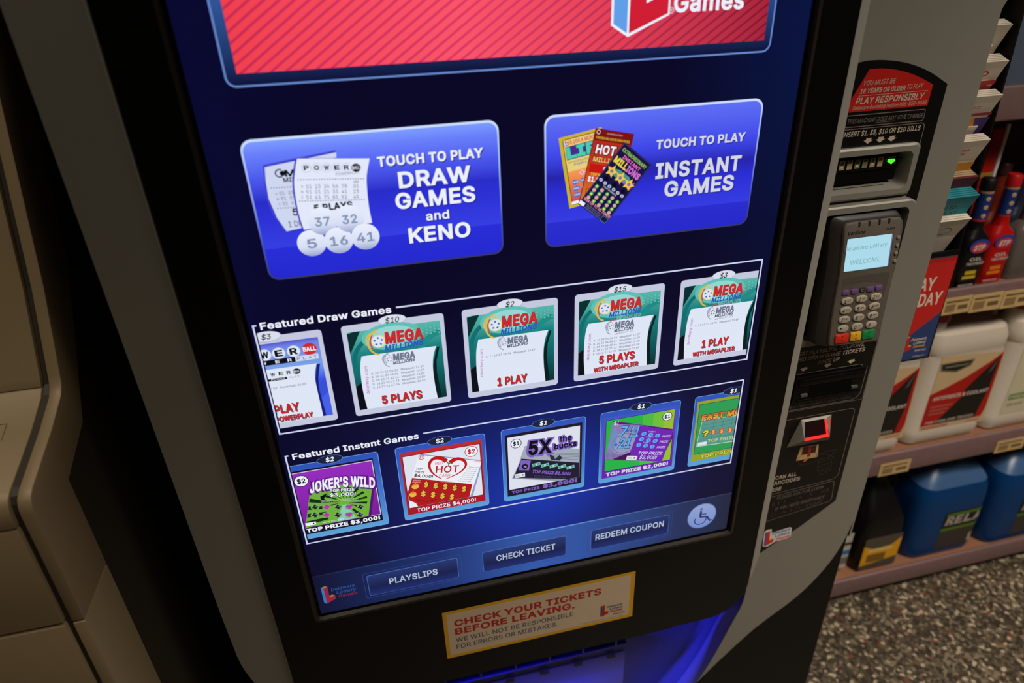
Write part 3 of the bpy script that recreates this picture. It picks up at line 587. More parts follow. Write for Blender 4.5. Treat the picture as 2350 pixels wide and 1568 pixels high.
        b.rect(A, 3, 3.6, 11, 7.0, WHITE, 0.55); b.star(A, 6.0, 69.8, 3.4, em((40, 60, 160)), 0.5); b.text(A, '$5', 6.0, 68.6, 2.4, WHITE, 3.6, 'c', 0.03, l=0.55)
        Bq = P.sub(37.2, 48.9, -13.5); Bq = P.sub(37.6, 46.5, -12.5)
        b.rect(Bq, 0, 0, 44.5, 82, em((120, 20, 18)), 0.6); b.rect(Bq, 1, 2, 43.5, 70, emg('ticket_fire', 2, 240, 318, [(0, (222, 120, 40)), (0.45, (196, 60, 30)), (1, (170, 22, 26))]), 0.65)
        b.text(Bq, 'OVER $40 MILLION IN CASH PRIZES', 2.5, 71.8, 2.5, em((228, 190, 60)), 39, bold=0.02, l=0.7); b.text(Bq, 'DELAWARE LOTTERY', 14, 77.4, 1.6, em((230, 190, 170)), 18, l=0.7)
        b.text(Bq, 'HOT', 4.6, 55.4, 11.6, em((60, 6, 10)), 25.6, bold=0.08, l=0.7); b.text(Bq, 'HOT', 5.6, 56.4, 9.8, WHITE, 23, bold=0.04, l=0.75)
        b.text(Bq, 'MILLIONS', 4.4, 47.4, 6.4, em((40, 6, 6)), 36, bold=0.06, l=0.7); b.text(Bq, 'MILLIONS', 5, 48, 5.2, em((240, 190, 110)), 34, bold=0.03, l=0.75)
        b.rect(Bq, 3, 36.8, 41, 45.4, em((196, 20, 22)), 0.7); b.text(Bq, '5', 19, 38.6, 5.2, WHITE, 3.4, bold=0.03, l=0.75)
        b.text(Bq, 'TOP PRIZE', 6, 33.2, 2.8, em((240, 210, 60)), 20, bold=0.02, l=0.75); b.text(Bq, '$1,000,000', 4, 26.6, 5.4, WHITE, 34, bold=0.03, l=0.75)
        b.rframe(Bq, 5, 6, 40, 19, 1, 0.7, em((110, 40, 20)), 0.75)
        b.ring(Bq, 4.2, 78.6, 2.2, 2.2, 0.5, WHITE, 0.75)
        Cq = P.sub(69.9, 19.7, 0); Cq = P.sub(37.3, 47.7, -39.5)
        b.rect(Cq, 0, -0.5, 42.5, 80, em((22, 20, 66)), 0.9); b.rframe(Cq, 0.6, 0.2, 41.9, 79.4, 0.5, 0.5, em((70, 66, 130)), 0.95)
        b.text(Cq, 'EXTRAORDINARY', 3.5, 71.5, 4.0, em((150, 196, 90)), 36, bold=0.03, l=1.0); b.text(Cq, 'INSTANT', 9, 66.0, 3.8, em((236, 110, 200)), 26, bold=0.03, l=1.0)
        b.text(Cq, 'MILL', 2.6, 57.2, 7.6, em((236, 214, 70)), 18, bold=0.06, l=1.0); b.text(Cq, 'IONS', 21, 57.2, 7.6, em((210, 110, 210)), 19, bold=0.06, l=1.0)
        b.poly(Cq, [(3, 50), (16, 55), (30, 55), (39, 50), (30, 46), (14, 46)], em((80, 150, 130)), 0.97)
        b.poly(Cq, [(26, 46), (40, 54), (40, 44)], em((170, 70, 180)), 0.98)
        for i in range(3): b.star(Cq, 8.5+i*13.2, 48.6, 7.2, em((244, 196, 70)), 1.0, k=0.5); b.ell(Cq, 8.5+i*13.2, 48.6, 2.0, 2.0, em((120, 120, 170)), 1.05); b.poly(Cq, [(5+i*13, 39), (8.5+i*13, 42), (12+i*13, 39), (8.5+i*13, 36)], em((8, 8, 30)), 1.02)
        for i in range(6): b.ell(Cq, 4.5+i*6.5, 34.6, 2.2, 1.8, em((190, 194, 220)), 1.0); b.star(Cq, 4.5+i*6.5, 34.6, 1.2, INK, 1.05)
        b.text(Cq, 'YOUR NUMBERS', 11, 30.2, 1.9, WHITE2, 20, l=1.0)
        for r in range(4):
            for q in range(5):
                cgrn = (r+q) % 2 == 0
                b.ell(Cq, 5.4+q*7.9, 26.6-r*4.9, 2.3, 2.2, em((84, 176, 92)) if cgrn else em((200, 160, 190)), 1.0, 16); b.star(Cq, 5.4+q*7.9, 26.6-r*4.9, 1.7, em((236, 224, 90)) if cgrn else em((236, 170, 60)), 1.05)
        b.text(Cq, 'WIN UP TO 20 TIMES!', 1.6, 7.0, 3.2, em((240, 150, 170)), 40, bold=0.03, l=1.05)
        b.rect(Cq, -0.2, 0.6, 7, 4.8, WHITE, 1.0)
        for i in range(3): b.text(Cq, 'SEE BACK FOR FULL DETAILS', 9, 4.6-i*2, 1.1, em((150, 150, 190)), 22, l=1.0)
        b.rframe(Cq, 33, -0.4, 41.5, 6, 0.5, 0.5, em((70, 130, 170)), 1.0)
    b.build(nm, SCR, lab)

# frames with headings round the two rows of games
FR = em((206, 214, 240))
def section(y0, y1, head, hx, hw, hy, linex, label):
    b = MB()
    for pts in ([(-296.5, y1), (-300, y1), (-300, y0), (300, y0), (300, y1), (linex, y1)],):
        b.line(SP, pts, 1.9, FR, 0.12)
    b.rect(SP, -299, y0+1, 299, y1, em((6, 6, 34)) if False else NAVY, 0.02) if False else None
    b.text(SP, head, hx, hy, 8.6, WHITE, hw, bold=0.035, l=0.15)
    b.build('section_frame', SCR, label)
section(0.0, 142.2, 'Featured Draw Games', -293.0, 139, 136.4, -148.6, 'white line frame headed Featured Draw Games')
section(-175.5, -32.8, 'Featured Instant Games', -292.5, 151, -39.6, -135.5, 'white line frame headed Featured Instant Games')

# ---------------- draw game tiles
TEAL = emg('tile_teal', 2, 15, 120, [(0, (6, 44, 46)), (0.35, (14, 92, 94)), (0.7, (24, 128, 126)), (1, (88, 184, 172))])
DTEAL = em((8, 46, 48)); TILEP = em((222, 230, 246)); SHAD = em((70, 76, 96)); MAG = em((190, 120, 190)); MBLUE = em((40, 86, 190))
def mega(b, P, x, y, k, plier=False, grey=False):
    q = P.sub(x, y, 0, k, k)
    cr, cb, cs = (GREYE, em((74, 80, 100)), em((150, 158, 180))) if grey else (em((206, 42, 48)), MBLUE, em((222, 186, 70)))
    b.ring(q, 4, 12, 15, 17, 2.0, cs, 0.4, 100, 255); b.ring(q, 0, 13, 8, 12, 1.6, em((196, 70, 60)) if not grey else cs, 0.42, 120, 230); b.ring(q, -3, 15, 9.5, 11, 1.4, cs, 0.42, 40, 200)
    b.ell(q, 2, 13.5, 8.2, 8.0, em((232, 222, 150)) if not grey else em((200, 206, 222)), 0.45); b.ell(q, 1.4, 13.8, 6.8, 7.0, TILEP, 0.47)
    for a in range(5):
        t = math.radians(90+72*a); b.star(q, 1.6+4.3*math.cos(t), 13.7+4.3*math.sin(t), 2.0, cb, 0.5)
    b.text(q, 'MEGA', 9.6, 8.6, 15.5, em((120, 26, 30)) if not grey else SHAD, 43, bold=0.06, l=0.5, sh=0.06); b.text(q, 'MEGA', 9, 9.3, 15.0, cr, 43, bold=0.05, l=0.55, sh=0.06)
    b.text(q, 'MILLIONS', 7.5, 0, 7.4, cb, 44.5, bold=0.05, sh=0.2, l=0.5, rot=1.5)
    if plier: b.text(q, 'with', 9, -6.2, 3.2, cr, 8, bold=0.03, sh=0.25, l=0.5, rot=2); b.text(q, 'MEGAPLIER', 18, -5.8, 4.6, em((150, 190, 190)) if not grey else cs, 34, bold=0.01, sh=0.25, l=0.5, rot=2)
def tile_frame(b, P, price, Wd=113.9, Ht=120.3, light=True, px=56.5):
    if light:
        b.rrect(P, 0, 0, Wd, Ht, 4, LAV, 0.1)
        b.ell(P, px, Ht-0.4, 15.6, 6.6, em((176, 182, 208)), 0.14); b.ell(P, px, Ht, 15.0, 6.0, em((218, 222, 236)), 0.16)
        b.text(P, price, px, Ht-3.6, 6.6, INK, {2: 10.5, 3: 15.5}[len(price)], 'c', 0.015, 0.22, l=0.3)
    else:
        b.rrect(P, 0, 0, Wd, Ht-0.3, 4, em((110, 158, 226)), 0.1)
        b.rrect(P, 0.8, 0.8, Wd-0.8, Ht-1.1, 3.4, emg('tile_blue', 2, -168, -48, [(0, (92, 162, 214)), (0.25, (78, 132, 206)), (0.8, (52, 90, 186)), (1, (48, 82, 184))]), 0.12)
        b.ell(P, px, Ht-0.2, 15.6, 6.4, em((104, 140, 206)), 0.14); b.ell(P, px, Ht, 14.9, 5.9, em((26, 34, 62)), 0.16)
        b.text(P, price, px, Ht-3.4, 6.6, WHITE, 10.0, 'c', 0.03, 0.12, l=0.3)
rows5 = ['A. 15 33 51 54 56   Megaball: 12 EP', 'B. 16 32 34 48 66   Megaball: 10 EP', 'C. 05 25 41 42 64   Megaball: 14 EP', 'D. 18 21 55 71 73   Megaball: 09 EP', 'E. 13 32 51 67 74   Megaball: 12 EP']
def red_text(b, P, s, x, y, h, wd):
    b.text(P, s, x+0.9, y-1.0, h, SHAD, wd, 'c', 0.045, 0.03, l=0.5); b.text(P, s, x, y, h, RED, wd, 'c', 0.045, 0.03, l=0.55)
draw_tiles = [('$3', 'power'), ('$10', '5'), ('$2', '1'), ('$15', '5x'), ('$3', '1x')]
labels = ['blue ball game tile priced $3, cut off at the left', 'game tile priced $10 reading 5 PLAYS', 'game tile priced $2 reading 1 PLAY', 'game tile priced $15 reading 5 PLAYS WITH MEGAPLIER', 'game tile priced $3 reading 1 PLAY WITH MEGAPLIER, cut off at the right']
for i, (price, kd) in enumerate(draw_tiles):
    b = MB(); P = SP.sub(-211.0 + 134.8*(i-1), 7.7)
    tile_frame(b, P, price)
    if kd == 'power':
        b.rect(P, 5.3, 7.9, 109.1, 111.5, emg('tile_power', 2, 15, 119, [(0, (40, 66, 220)), (0.5, (58, 88, 226)), (0.7, (120, 160, 232)), (0.95, (110, 130, 226)), (1, (84, 84, 206))]), 0.2)
        b.poly(P, [(98, 8), (109, 8), (109, 40), (96, 30)], em((70, 96, 230)), 0.22); b.poly(P, [(97, 50), (109, 60), (109, 44), (97, 36)], em((56, 80, 214)), 0.22)
        b.poly(P, [(102, 78), (106, 78), (101, 60), (99.5, 44), (101.5, 8), (97, 8), (96, 50)], em((22, 30, 120)), 0.24)
        for c, x in zip('POWER', (16, 33, 50.4, 65.2, 81)):
            b.ell(P, x, 98, 7.4, 7.4, em((170, 186, 214)), 0.3); b.ell(P, x, 98.2, 6.7, 6.7, TILEP, 0.32); b.text(P, c, x, 94, 8.2, INK, 8.6, 'c', 0.05, l=0.4)
        b.ell(P, 98, 98.3, 7.9, 7.6, em((206, 40, 50)), 0.3); b.text(P, 'BALL', 98, 95.6, 5.6, WHITE, 14, 'c', 0.04, l=0.4)
        b.rect(P, 10, 84.8, 81, 91.2, INK, 0.3); b.rect(P, 81, 84.8, 106, 91.2, em((206, 216, 236)), 0.3)
        for c, x in zip('POWER', (16, 32, 48, 62, 75)): b.text(P, c, x, 86.2, 3.6, WHITE, 4.6, 'c', 0.03, l=0.4)
        for c, x in zip('PLAY', (84.5, 91, 97, 102.5)): b.text(P, c, x, 86.2, 3.6, em((80, 90, 120)), 3.4, 'c', 0, l=0.4)
        b.poly(P, spl([(102.5, 79), (98.2, 66), (97.2, 50), (97.6, 28), (97.9, 7.9)], 3) + [(16, 7.9), (16, 80)], TILEP, 0.36)
        for c, x in zip('POWER', (35, 44, 54, 62.6, 71)): b.text(P, c, x, 70.4, 4.4, INK, 4.8, 'c', 0.04, l=0.45)
        b.ell(P, 79.6, 72.6, 4.2, 3.7, INK, 0.42); b.text(P, 'BALL', 79.6, 71.2, 2.8, WHITE, 7, 'c', 0.02, l=0.5)
        b.rect(P, 40, 64.4, 68, 67.4, INK, 0.42); b.text(P, 'POWER', 51, 65, 1.9, WHITE, 15, l=0.5); b.text(P, 'PLAY', 70, 65, 1.9, GREYE, 12, l=0.5)
        b.text(P, 'A. 09 12 21 40 59   Powerball: 06 EP', 24, 53.6, 2.8, GREYE, 63, bold=0.01, l=0.5)
        red_text(b, P, '1 PLAY', 55, 20.6, 12, 38); red_text(b, P, 'POWERPLAY', 66, 9.6, 7.2, 42)
    else:
        b.rect(P, 5.3, 7.9, 109.1, 111.5, TEAL, 0.2)
        b.poly(P, [(5.3, 7.9), (24, 7.9), (14, 30), (14, 46), (5.3, 40)], em((10, 14, 24)), 0.22)
        b.poly(P, [(5.3, 84), (5.3, 110), (12, 111.5), (20, 111.5), (12, 96)], DTEAL, 0.21)
        b.ring(P, 118, 66, 40, 36, 7, em((30, 138, 134)), 0.22, 105, 168); b.ring(P, 36, 70, 30, 34, 5, em((20, 108, 110)), 0.21, 100, 190)
        for k in range(6):
            for j in range(3): b.ell(P, 84+k*4.6, 106-j*4-(k % 2)*1.5, 1.1, 1.0, em((110, 190, 182)), 0.23, 8)
        b.ell(P, 54, 100, 34, 17, em((96, 190, 182)), 0.22, 32); b.ell(P, 54, 100, 26, 13, em((150, 214, 208)), 0.23, 32)
        b.poly(P, [(103, 78), (106, 78), (101, 60), (100, 44), (103, 8), (97, 8), (95, 50)], em((6, 30, 32)), 0.26)
        b.poly(P, spl([(102.2, 79.2), (97.6, 66), (95.8, 48), (96.2, 28), (97.8, 7.9)], 3) + spl([(14.2, 7.9), (12.6, 30), (12.8, 52), (14.2, 68), (17.2, 79.6)], 3), TILEP, 0.3)
        mega(b, P, 36.5, 82.0 if kd in '15' else 84.5, 1.0 if kd in '15' else 0.93, 'x' in kd)
        mega(b, P, 46.5, 63.0, 0.58, 'x' in kd, True)
        rs = rows5 if kd[0] == '5' else ['A. 17 19 27 28 74   Megaball: 15 EP']
        for r, s in enumerate(rs): b.text(P, s, 24.6, 53.8-r*4.8, 2.7, GREYE, 61, bold=0.012, l=0.4)
        b.text(P, 'delottery.com', 19.6, 28.0, 3.6, MAG, 38, bold=0.015, rot=90-3, l=0.4)
        if 'x' in kd:
            red_text(b, P, '5 PLAYS' if kd[0] == '5' else '1 PLAY', 56, 20.8, 11.6, 47.5 if kd[0] == '5' else 38); red_text(b, P, 'WITH MEGAPLIER', 55.6, 9.6, 6.6, 60)
        else: red_text(b, P, '5 PLAYS' if kd == '5' else '1 PLAY', 55.6, 11.6, 11.8, 47.5 if kd == '5' else 38)
    b.build('game_tile', SCR, labels[i], clip=[(-0.2978, -1)] if i == 0 else [(0.2975, 1)] if i == 4 else None)

# ---------------- instant game tiles
def badge(b, P, s, x, y, r, ink, fill=None):
    b.ell(P, x, y, r, r, fill or WHITE, 0.5); b.ring(P, x, y, r, r, 0.9, ink, 0.52); b.text(P, s, x, y-r*0.42, r*0.84, ink, r*1.15, 'c', 0.04, l=0.55)
def prize(b, P, s, col, x0=10.6, x1=103.5, y=11.4, h=6.4, bold=0.06): b.text(P, s, x0, y, h, col, x1-x0, bold=bold, l=0.7)
ilab = ['purple and green game tile priced $2 reading JOKER\'S WILD', 'red and white game tile priced $2 reading RED HOT CASH', 'game tile priced $1 reading 5X the bucks', 'purple and green game tile priced $1 reading 7-11-21', 'green game tile priced $1 reading FAST MONEY, cut off at the right']
for i in range(5):
    b = MB(); P = SP.sub(-307.3 + 134.55*i, -168.2); tile_frame(b, P, '$2' if i < 2 else '$1', light=False)
    rnd = random.Random(i)
    if i == 0:
        b.rect(P, 5, 8.6, 106.7, 111, em((22, 16, 36)), 0.2); b.rect(P, 6, 19.0, 105.6, 108.4, WHITE2, 0.24); b.rect(P, 6, 19.8, 104.6, 107.4, emg('joker_purple', 2, -148, -60, [(0, (120, 30, 150)), (1, (150, 44, 190))]), 0.26)
        pts = [(28, 86), (101, 70), (89.3, 20), (10, 20)]
        b.poly(P, [(x+3, y-2) for x, y in pts], em((84, 20, 110)), 0.28); b.poly(P, pts, em((110, 176, 60)), 0.3)
        for k in range(16):                                    # dark swirling rays, inside the ticket
            t0 = math.radians(k*22.5); t1 = t0+math.radians(9)
            if 200 < k*22.5 < 230: continue
            R = 28
            b.poly(P, [(64+5*math.cos(t0), 50+4*math.sin(t0)), (min(64+R*math.cos(t0), 92+(50+R*.8*math.sin(t0))*0.05), max(22, min(74, 50+R*.85*math.sin(t0)))), (min(64+R*math.cos(t1), 92), max(22, min(74, 50+R*.85*math.sin(t1))))], em((18, 40, 26)), 0.32)
        for k in range(4): b.poly(P, [(10.6+(46-k*12)*0.2727, 66-k*12), (40, 58-k*9), (40, 54-k*9), (10.6+(40-k*12)*0.2727, 60-k*12)], em((20, 44, 28)), 0.33)
        b.poly(P, [(46, 70), (36, 66), (36, 58), (44, 54), (40, 62)], INK, 0.34); b.poly(P, [(60, 46), (66, 46), (74, 20.5), (50, 20.5)], em((140, 200, 190)), 0.34)
        badge(b, P, '$2', 18.2, 95, 8.8, INK)
        def arc_text(s, x, y, h, wd, bold, col, l): b.text(P, s, x, y, h, col, wd, bold=bold, l=l, arc=6, rot=-7)
        arc_text("JOKER'S WILD", 22.4, 70.4, 21.5, 84, 0.11, em((96, 20, 130)), 0.5); arc_text("JOKER'S WILD", 25.0, 73.2, 16.8, 79, 0.05, WHITE, 0.55)
        b.text(P, 'TOP PRIZE', 48, 70.0, 5.4, INK, 31, bold=0.06, l=0.55, rot=-9); b.text(P, 'TOP PRIZE', 48.3, 70.4, 4.6, WHITE, 30, bold=0.03, l=0.6, rot=-9)
        b.text(P, '$3,000!', 46.5, 62.6, 6.4, INK, 33, bold=0.06, l=0.55, rot=-9); b.text(P, '$3,000!', 47, 63.2, 5.4, WHITE, 32, bold=0.03, l=0.6, rot=-9)
        for k in range(2): b.text(P, 'Match any of your numbers to win that prize', 36, 59-k*2.6, 1.5, em((214, 226, 200)), 46, l=0.55, rot=-9)
        for r in range(2):
            for q, sh in enumerate('sdchs'):
                x = 27.4+q*13.6-r*2.4; y = 51-q*3.3-r*12.8; c = em((178, 60, 170)) if sh in 'dh' else em((26, 30, 36))
                b.ell(P, x, y, 5.4, 4.6, em((120, 176, 90)), 0.5)
                if sh == 'd': b.poly(P, [(x-4.4, y), (x, y+4.6), (x+4.4, y), (x, y-4.6)], c, 0.55)
                elif sh == 'h': b.poly(P, [(x-4.8, y+1.6), (x-2.4, y+4), (x, y+2.4), (x+2.4, y+4), (x+4.8, y+1.6), (x, y-4.6)], c, 0.55)
                else: b.poly(P, [(x-4.4, y-0.6), (x-2, y+1.6), (x, y+4.8), (x+2, y+1.6), (x+4.4, y-0.6), (x+1.2, y-2), (x+1.8, y-4), (x-1.8, y-4), (x-1.2, y-2)], c, 0.55); b.ell(P, x+1, y+0.8, 1.6, 1.0, em((110, 110, 120)), 0.58, 10)
        b.rect(P, 11, 22.6, 24, 27.6, WHITE, 0.5); b.ell(P, 21, 25, 1.1, 1.1, INK, 0.55, 10); b.text(P, 'WIN UP TO 10 TIMES', 32, 22.2, 2.0, WHITE, 26, l=0.6)
        b.rect(P, 6, 8.8, 106, 19.0, em((20, 16, 34)), 0.62); prize(b, P, 'TOP PRIZE $3,000!', WHITE)
    elif i == 1:
        b.rect(P, 5.0, 8.6, 109.0, 111.1, emg('hot_red', 2, -160, -57, [(0, (166, 22, 40)), (1, (196, 40, 44))]), 0.2); b.rect(P, 7.4, 19.4, 106.8, 105.3, INK, 0.24); b.rect(P, 8.2, 20.2, 106.0, 104.5, em((222, 226, 238)), 0.26)
        b.poly(P, [(30, 105), (106, 78.5), (106, 66), (92, 20.4), (84, 20.4)], em((140, 160, 196)), 0.28)
        b.poly(P, [(28.4, 104.4), (106, 77.5), (106, 72), (88.5, 20.4), (8.4, 20.4), (8.4, 48)], em((236, 238, 246)), 0.3)
        b.poly(P, [(16.5, 69.5), (92.7, 41.1), (87.5, 20.4), (8.4, 20.4), (8.4, 47)], em((176, 26, 30)), 0.32); b.line(P, [(28.4, 104.4), (106, 77.6)], 0.5, em((110, 120, 140)), 0.34)
        badge(b, P, '$2', 94.8, 95.2, 8.6, em((190, 24, 44))); badge(b, P, '$2', 31.4, 99.6, 3.8, em((190, 24, 44)))
        Q = P.sub(0, 0); RC = em((196, 22, 28)); DR = em((140, 14, 22))
        hl = spl([(62, 86.4), (56, 92.6), (47, 94.4), (40.6, 88), (40.6, 77), (46, 67), (54.2, 58.8)], 4); hr = spl([(66.5, 83), (71.5, 86.6), (79, 86.6), (85.6, 81), (85.6, 72.4), (76, 63.5), (58.5, 57.8)], 4)
        b.line(Q, hl, 6.6, DR, 0.4, 0.8); b.line(Q, hl, 5.2, RC, 0.42, 0.6); b.line(Q, hr, 6.6, DR, 0.4, 0.8); b.line(Q, hr, 5.2, RC, 0.42, 0.6)
        b.line(Q, [(62, 86.4), (64.6, 82), (63.6, 78)], 1.6, em((40, 120, 70)), 0.46, 0.8); b.line(Q, [(66.5, 83), (64.6, 81)], 1.6, em((40, 120, 70)), 0.46)
        b.text(P, 'RED', 47.5, 84.0, 4.6, RC, 9.5, l=0.45, rot=-8); b.text(P, 'HOT', 46.6, 70.6, 11.4, RC, 30, bold=0.02, l=0.45, rot=-10); b.text(P, 'CASH', 50.6, 62.8, 5.0, RC, 14, l=0.45, rot=-11)
        b.text(P, 'TOP', 22, 81.6, 3.4, INK, 9, bold=0.02, l=0.45, rot=-18); b.text(P, 'PRIZE', 20.4, 77, 3.4, INK, 12.5, bold=0.02, l=0.45, rot=-18); b.text(P, '$4,000!', 18.8, 71, 4.6, INK, 24.5, bold=0.03, l=0.45, rot=-18)
        for k in range(8): b.text(P, 'Match any of YOUR', 90-k*2.2, 70.2-k*2.8, 1.6, SHAD, 13+k*0.6, 'l', 0.01, l=0.45, rot=-18)
        b.text(P, 'Lottery', 96, 77.5, 4, RC, 10, l=0.45, rot=-15, sh=0.2)
        for k in range(2): b.text(P, ('WINNING', 'NUMBERS')[k], 17-k, 64.6-k*2.8, 2.0, em((236, 180, 180)), 10, bold=0.02, l=0.45, rot=-18)
        b.text(P, 'YOUR NUMBERS', 50, 55.4, 2.0, em((236, 180, 180)), 20, l=0.45, rot=-19)
        GO = em((226, 184, 70))
        for r in range(2):
            for k in range(5): b.text(P, '$', 32.2+k*12.1-r*4.9, 50.2-k*4.7-r*14.2, 9.2, em((60, 20, 10)), 7.4, 'c', 0.10, l=0.45, rot=-10) if not (r and k == 4) else None; b.text(P, '$', 32.2+k*12.1-r*4.9, 50.6-k*4.7-r*14.2, 8.2, GO, 6.0, 'c', 0.05, l=0.5, rot=-10) if not (r and k == 4) else None
            b.ell(P, 19-r*4.4, 54.6-r*12.4, 4.6, 4.2, GO, 0.45); b.poly(P, [(16-r*4.4, 57-r*12.4), (20-r*4.4, 61-r*12.4), (22-r*4.4, 56-r*12.4)], em((226, 130, 40)), 0.47)
        b.poly(P, [(8.4, 34), (17, 27), (19, 20.4), (8.4, 20.4)], em((232, 234, 244)), 0.5)
        b.line(P, spl([(17, 33), (26, 28), (38, 26), (44, 28)], 4), 1.0, em((110, 10, 14)), 0.5)
        prize(b, P, 'TOP PRIZE $4,000!', WHITE, 17, 96, 11.2, 6.2, 0.02)
    elif i == 2:
        DK = em((30, 24, 44)); PU = em((126, 96, 190))
        b.rect(P, 5, 8.4, 109.4, 111.0, DK, 0.2); b.rect(P, 8, 19.2, 106.2, 106.4, em((220, 224, 236)), 0.24)
        b.poly(P, [(32, 84), (105.8, 66), (105.8, 19.4), (84, 17), (12, 38)], em((140, 146, 170)), 0.28)
        b.poly(P, [(30.8, 88.9), (105.8, 68.3), (105.8, 19.4), (88, 19.4), (14.2, 39.4)], em((160, 170, 184)), 0.3)
        b.poly(P, [(25.7, 68.9), (105.8, 44.6), (105.8, 19.4), (88, 19.4), (14.2, 39.4)], em((34, 28, 52)), 0.32)
        for k in range(5): b.line(P, [(58+k*1.5, 72-k*2.6), (105, 60-k*2.6)], 0.7, em((104, 112, 130)), 0.33)
        b.poly(P, [(64, 68), (70, 64), (72, 58), (78, 64), (82, 58), (78, 54), (66, 58)], em((40, 44, 60)), 0.35)
        badge(b, P, '$1', 19.3, 95.3, 7.4, INK)
        b.text(P, '5X', 31, 68.6, 29, PU, 40, bold=0.16, l=0.4, rot=-3); b.text(P, '5X', 34.8, 71.9, 23.6, INK, 32.5, bold=0.05, l=0.5, rot=-3)
        b.text(P, 'the', 76, 83, 13, PU, 21, bold=0.16, l=0.4); b.text(P, 'the', 78.4, 85, 9.8, INK, 16.2, bold=0.03, l=0.5); b.text(P, 'bucks', 68, 72, 13, PU, 36, bold=0.16, l=0.42); b.text(P, 'bucks', 70.8, 74.4, 9.6, INK, 31, bold=0.04, l=0.5, rot=-1)
        b.poly(P, [(25, 67), (38.5, 63), (35.5, 47), (21.5, 50.5)], PU, 0.4); b.poly(P, [(26.4, 58), (31, 60), (34.6, 56), (33, 51), (29.4, 49.4), (26.6, 53)], INK, 0.45); b.text(P, 'N', 30.4, 52.6, 4, em((190, 180, 230)), 3.6, 'c', 0.03, l=0.5)
        for k in range(5):
            q = P.sub(40.6+k*11.9, 51.5-k*3.9, 8); b.rect(q, 0, 0, 11.5, 5.4, em((70, 150, 136)), 0.45); b.rframe(q, 0.6, 0.6, 10.9, 4.8, 0.3, 0.4, em((170, 220, 206)), 0.48); b.ell(q, 5.7, 2.7, 1.6, 1.6, em((170, 220, 206)), 0.48, 12)
        b.text(P, 'TOP PRIZE $1,000!', 39.6, 41.5, 5.4, PU, 56, bold=0.06, l=0.45, rot=-17, sh=0.1)
        for k in range(2): b.text(P, 'See back for complete rules and odds', 42, 36-k*2.6, 1.4, em((90, 84, 120)), 46, l=0.45, rot=-17)
        b.rect(P, 16.4, 38, 30, 44.6, em((224, 226, 236)), 0.5); b.text(P, '000', 17.4, 40.2, 2.2, INK, 6, l=0.55); b.ell(P, 27, 41.2, 1.2, 1.2, INK, 0.55, 10)
        b.rect(P, 5, 8.4, 109.4, 19.2, DK, 0.6); b.text(P, 'TOP PRIZE', 10.8, 12, 4.8, PU, 39, bold=0.06, l=0.7); b.text(P, '$1,000!', 54, 11.6, 6.8, PU, 49.5, bold=0.08, l=0.7)
    elif i == 3:
        b.rect(P, 4.6, 8.4, 109.6, 111.2, emg('seven_purple', 2, -160, -57, [(0, (100, 30, 170)), (0.6, (110, 50, 190)), (1, (64, 84, 200))]), 0.2); b.rect(P, 7.8, 19.6, 106.6, 106.9, INK, 0.22); b.rect(P, 8.4, 20.2, 106.0, 106.3, em((40, 176, 74)), 0.24)
        for k in range(3): b.rect(P, 60+k*15.4, 20.2, 75.4+k*15.3, 106.3, em(((76, 186, 66), (112, 190, 60), (150, 190, 52))[k]), 0.26)
        b.poly(P, [(19, 102), (106, 69), (106, 56), (92, 17.5+2.8), (12, 40)], em((40, 70, 40)), 0.28)
        tk = [(17.7, 104.6), (105.8, 73.4), (105.8, 64), (94, 20.4), (88, 20.4), (8.6, 41.6)]
        b.poly(P, tk, em((136, 120, 180)), 0.3); b.poly(P, [(17.7, 104.6), (105.8, 73.4), (105.8, 68), (57, 90), (20, 99)], em((96, 24, 110)), 0.31)
        b.poly(P, [(57.3, 89), (105.8, 70.6), (105.8, 64), (94, 20.4), (88, 20.4), (46, 33), (44, 44)], em((112, 38, 178)), 0.34)
        b.ell(P, 36, 64, 20, 19, em((150, 150, 186)), 0.32); b.ring(P, 36, 64, 18, 17, 1, em((104, 104, 150)), 0.33); b.poly(P, [(12, 60), (20, 96), (26, 80), (20, 56)], em((110, 140, 190)), 0.33)
        BL = em((50, 100, 206)); LB = em((90, 176, 232))
        for s, x, y, h, wd in (('7', 27.0, 76.4, 18, 11), ('11', 41.5, 72.6, 18, 13), ('21', 25.6, 56.8, 17, 18)):
            b.text(P, s, x-0.8, y-0.8, h+1.6, em((30, 30, 110)), wd+1.6, bold=0.09, l=0.4, rot=-8, sh=0.2); b.text(P, s, x, y, h, LB, wd, bold=0.04, l=0.5, rot=-8, sh=0.2)
        for x, y in ((38.6, 84), (23, 64)): b.ell(P, x, y, 2.4, 2.2, BL, 0.5)
        for k in range(5): b.text(P, 'Get 7, 11 or 21 to win the', 9.6, 51-k*2.6, 1.5, em((40, 40, 80)), 27, l=0.45, rot=-14)
        b.poly(P, [(20, 40), (46, 47), (44, 33), (22, 38.5)], em((74, 14, 90)), 0.36)
        for r, (x, y) in enumerate(((63.2, 74.0), (60.4, 65.4), (56.8, 56.6))):
            for q in range(3): b.ell(P, x+q*10.2, y-q*3.6, 3.6, 3.2, LB, 0.45); b.text(P, 'S', x+q*10.2, y-q*3.6-1.8, 3.6, BL, 2.6, 'c', 0.03, l=0.5)
            b.text(P, 'PRIZE', x+27, y-11.6, 3.4, em((220, 206, 236)), 13, bold=0.02, sh=0.2, l=0.5, rot=-10); b.text(P, 'GAME %d' % (r+1), x+6, y+1.6, 2.0, em((220, 206, 236)), 11, l=0.5, rot=-12)
        b.text(P, 'TOP PRIZE', 56.6, 40.0, 5.2, em((220, 210, 240)), 37, bold=0.02, sh=0.2, l=0.5, rot=-13); b.text(P, '$2,000!', 58.6, 31.8, 6, em((220, 210, 240)), 27, bold=0.02, sh=0.2, l=0.5, rot=-13)
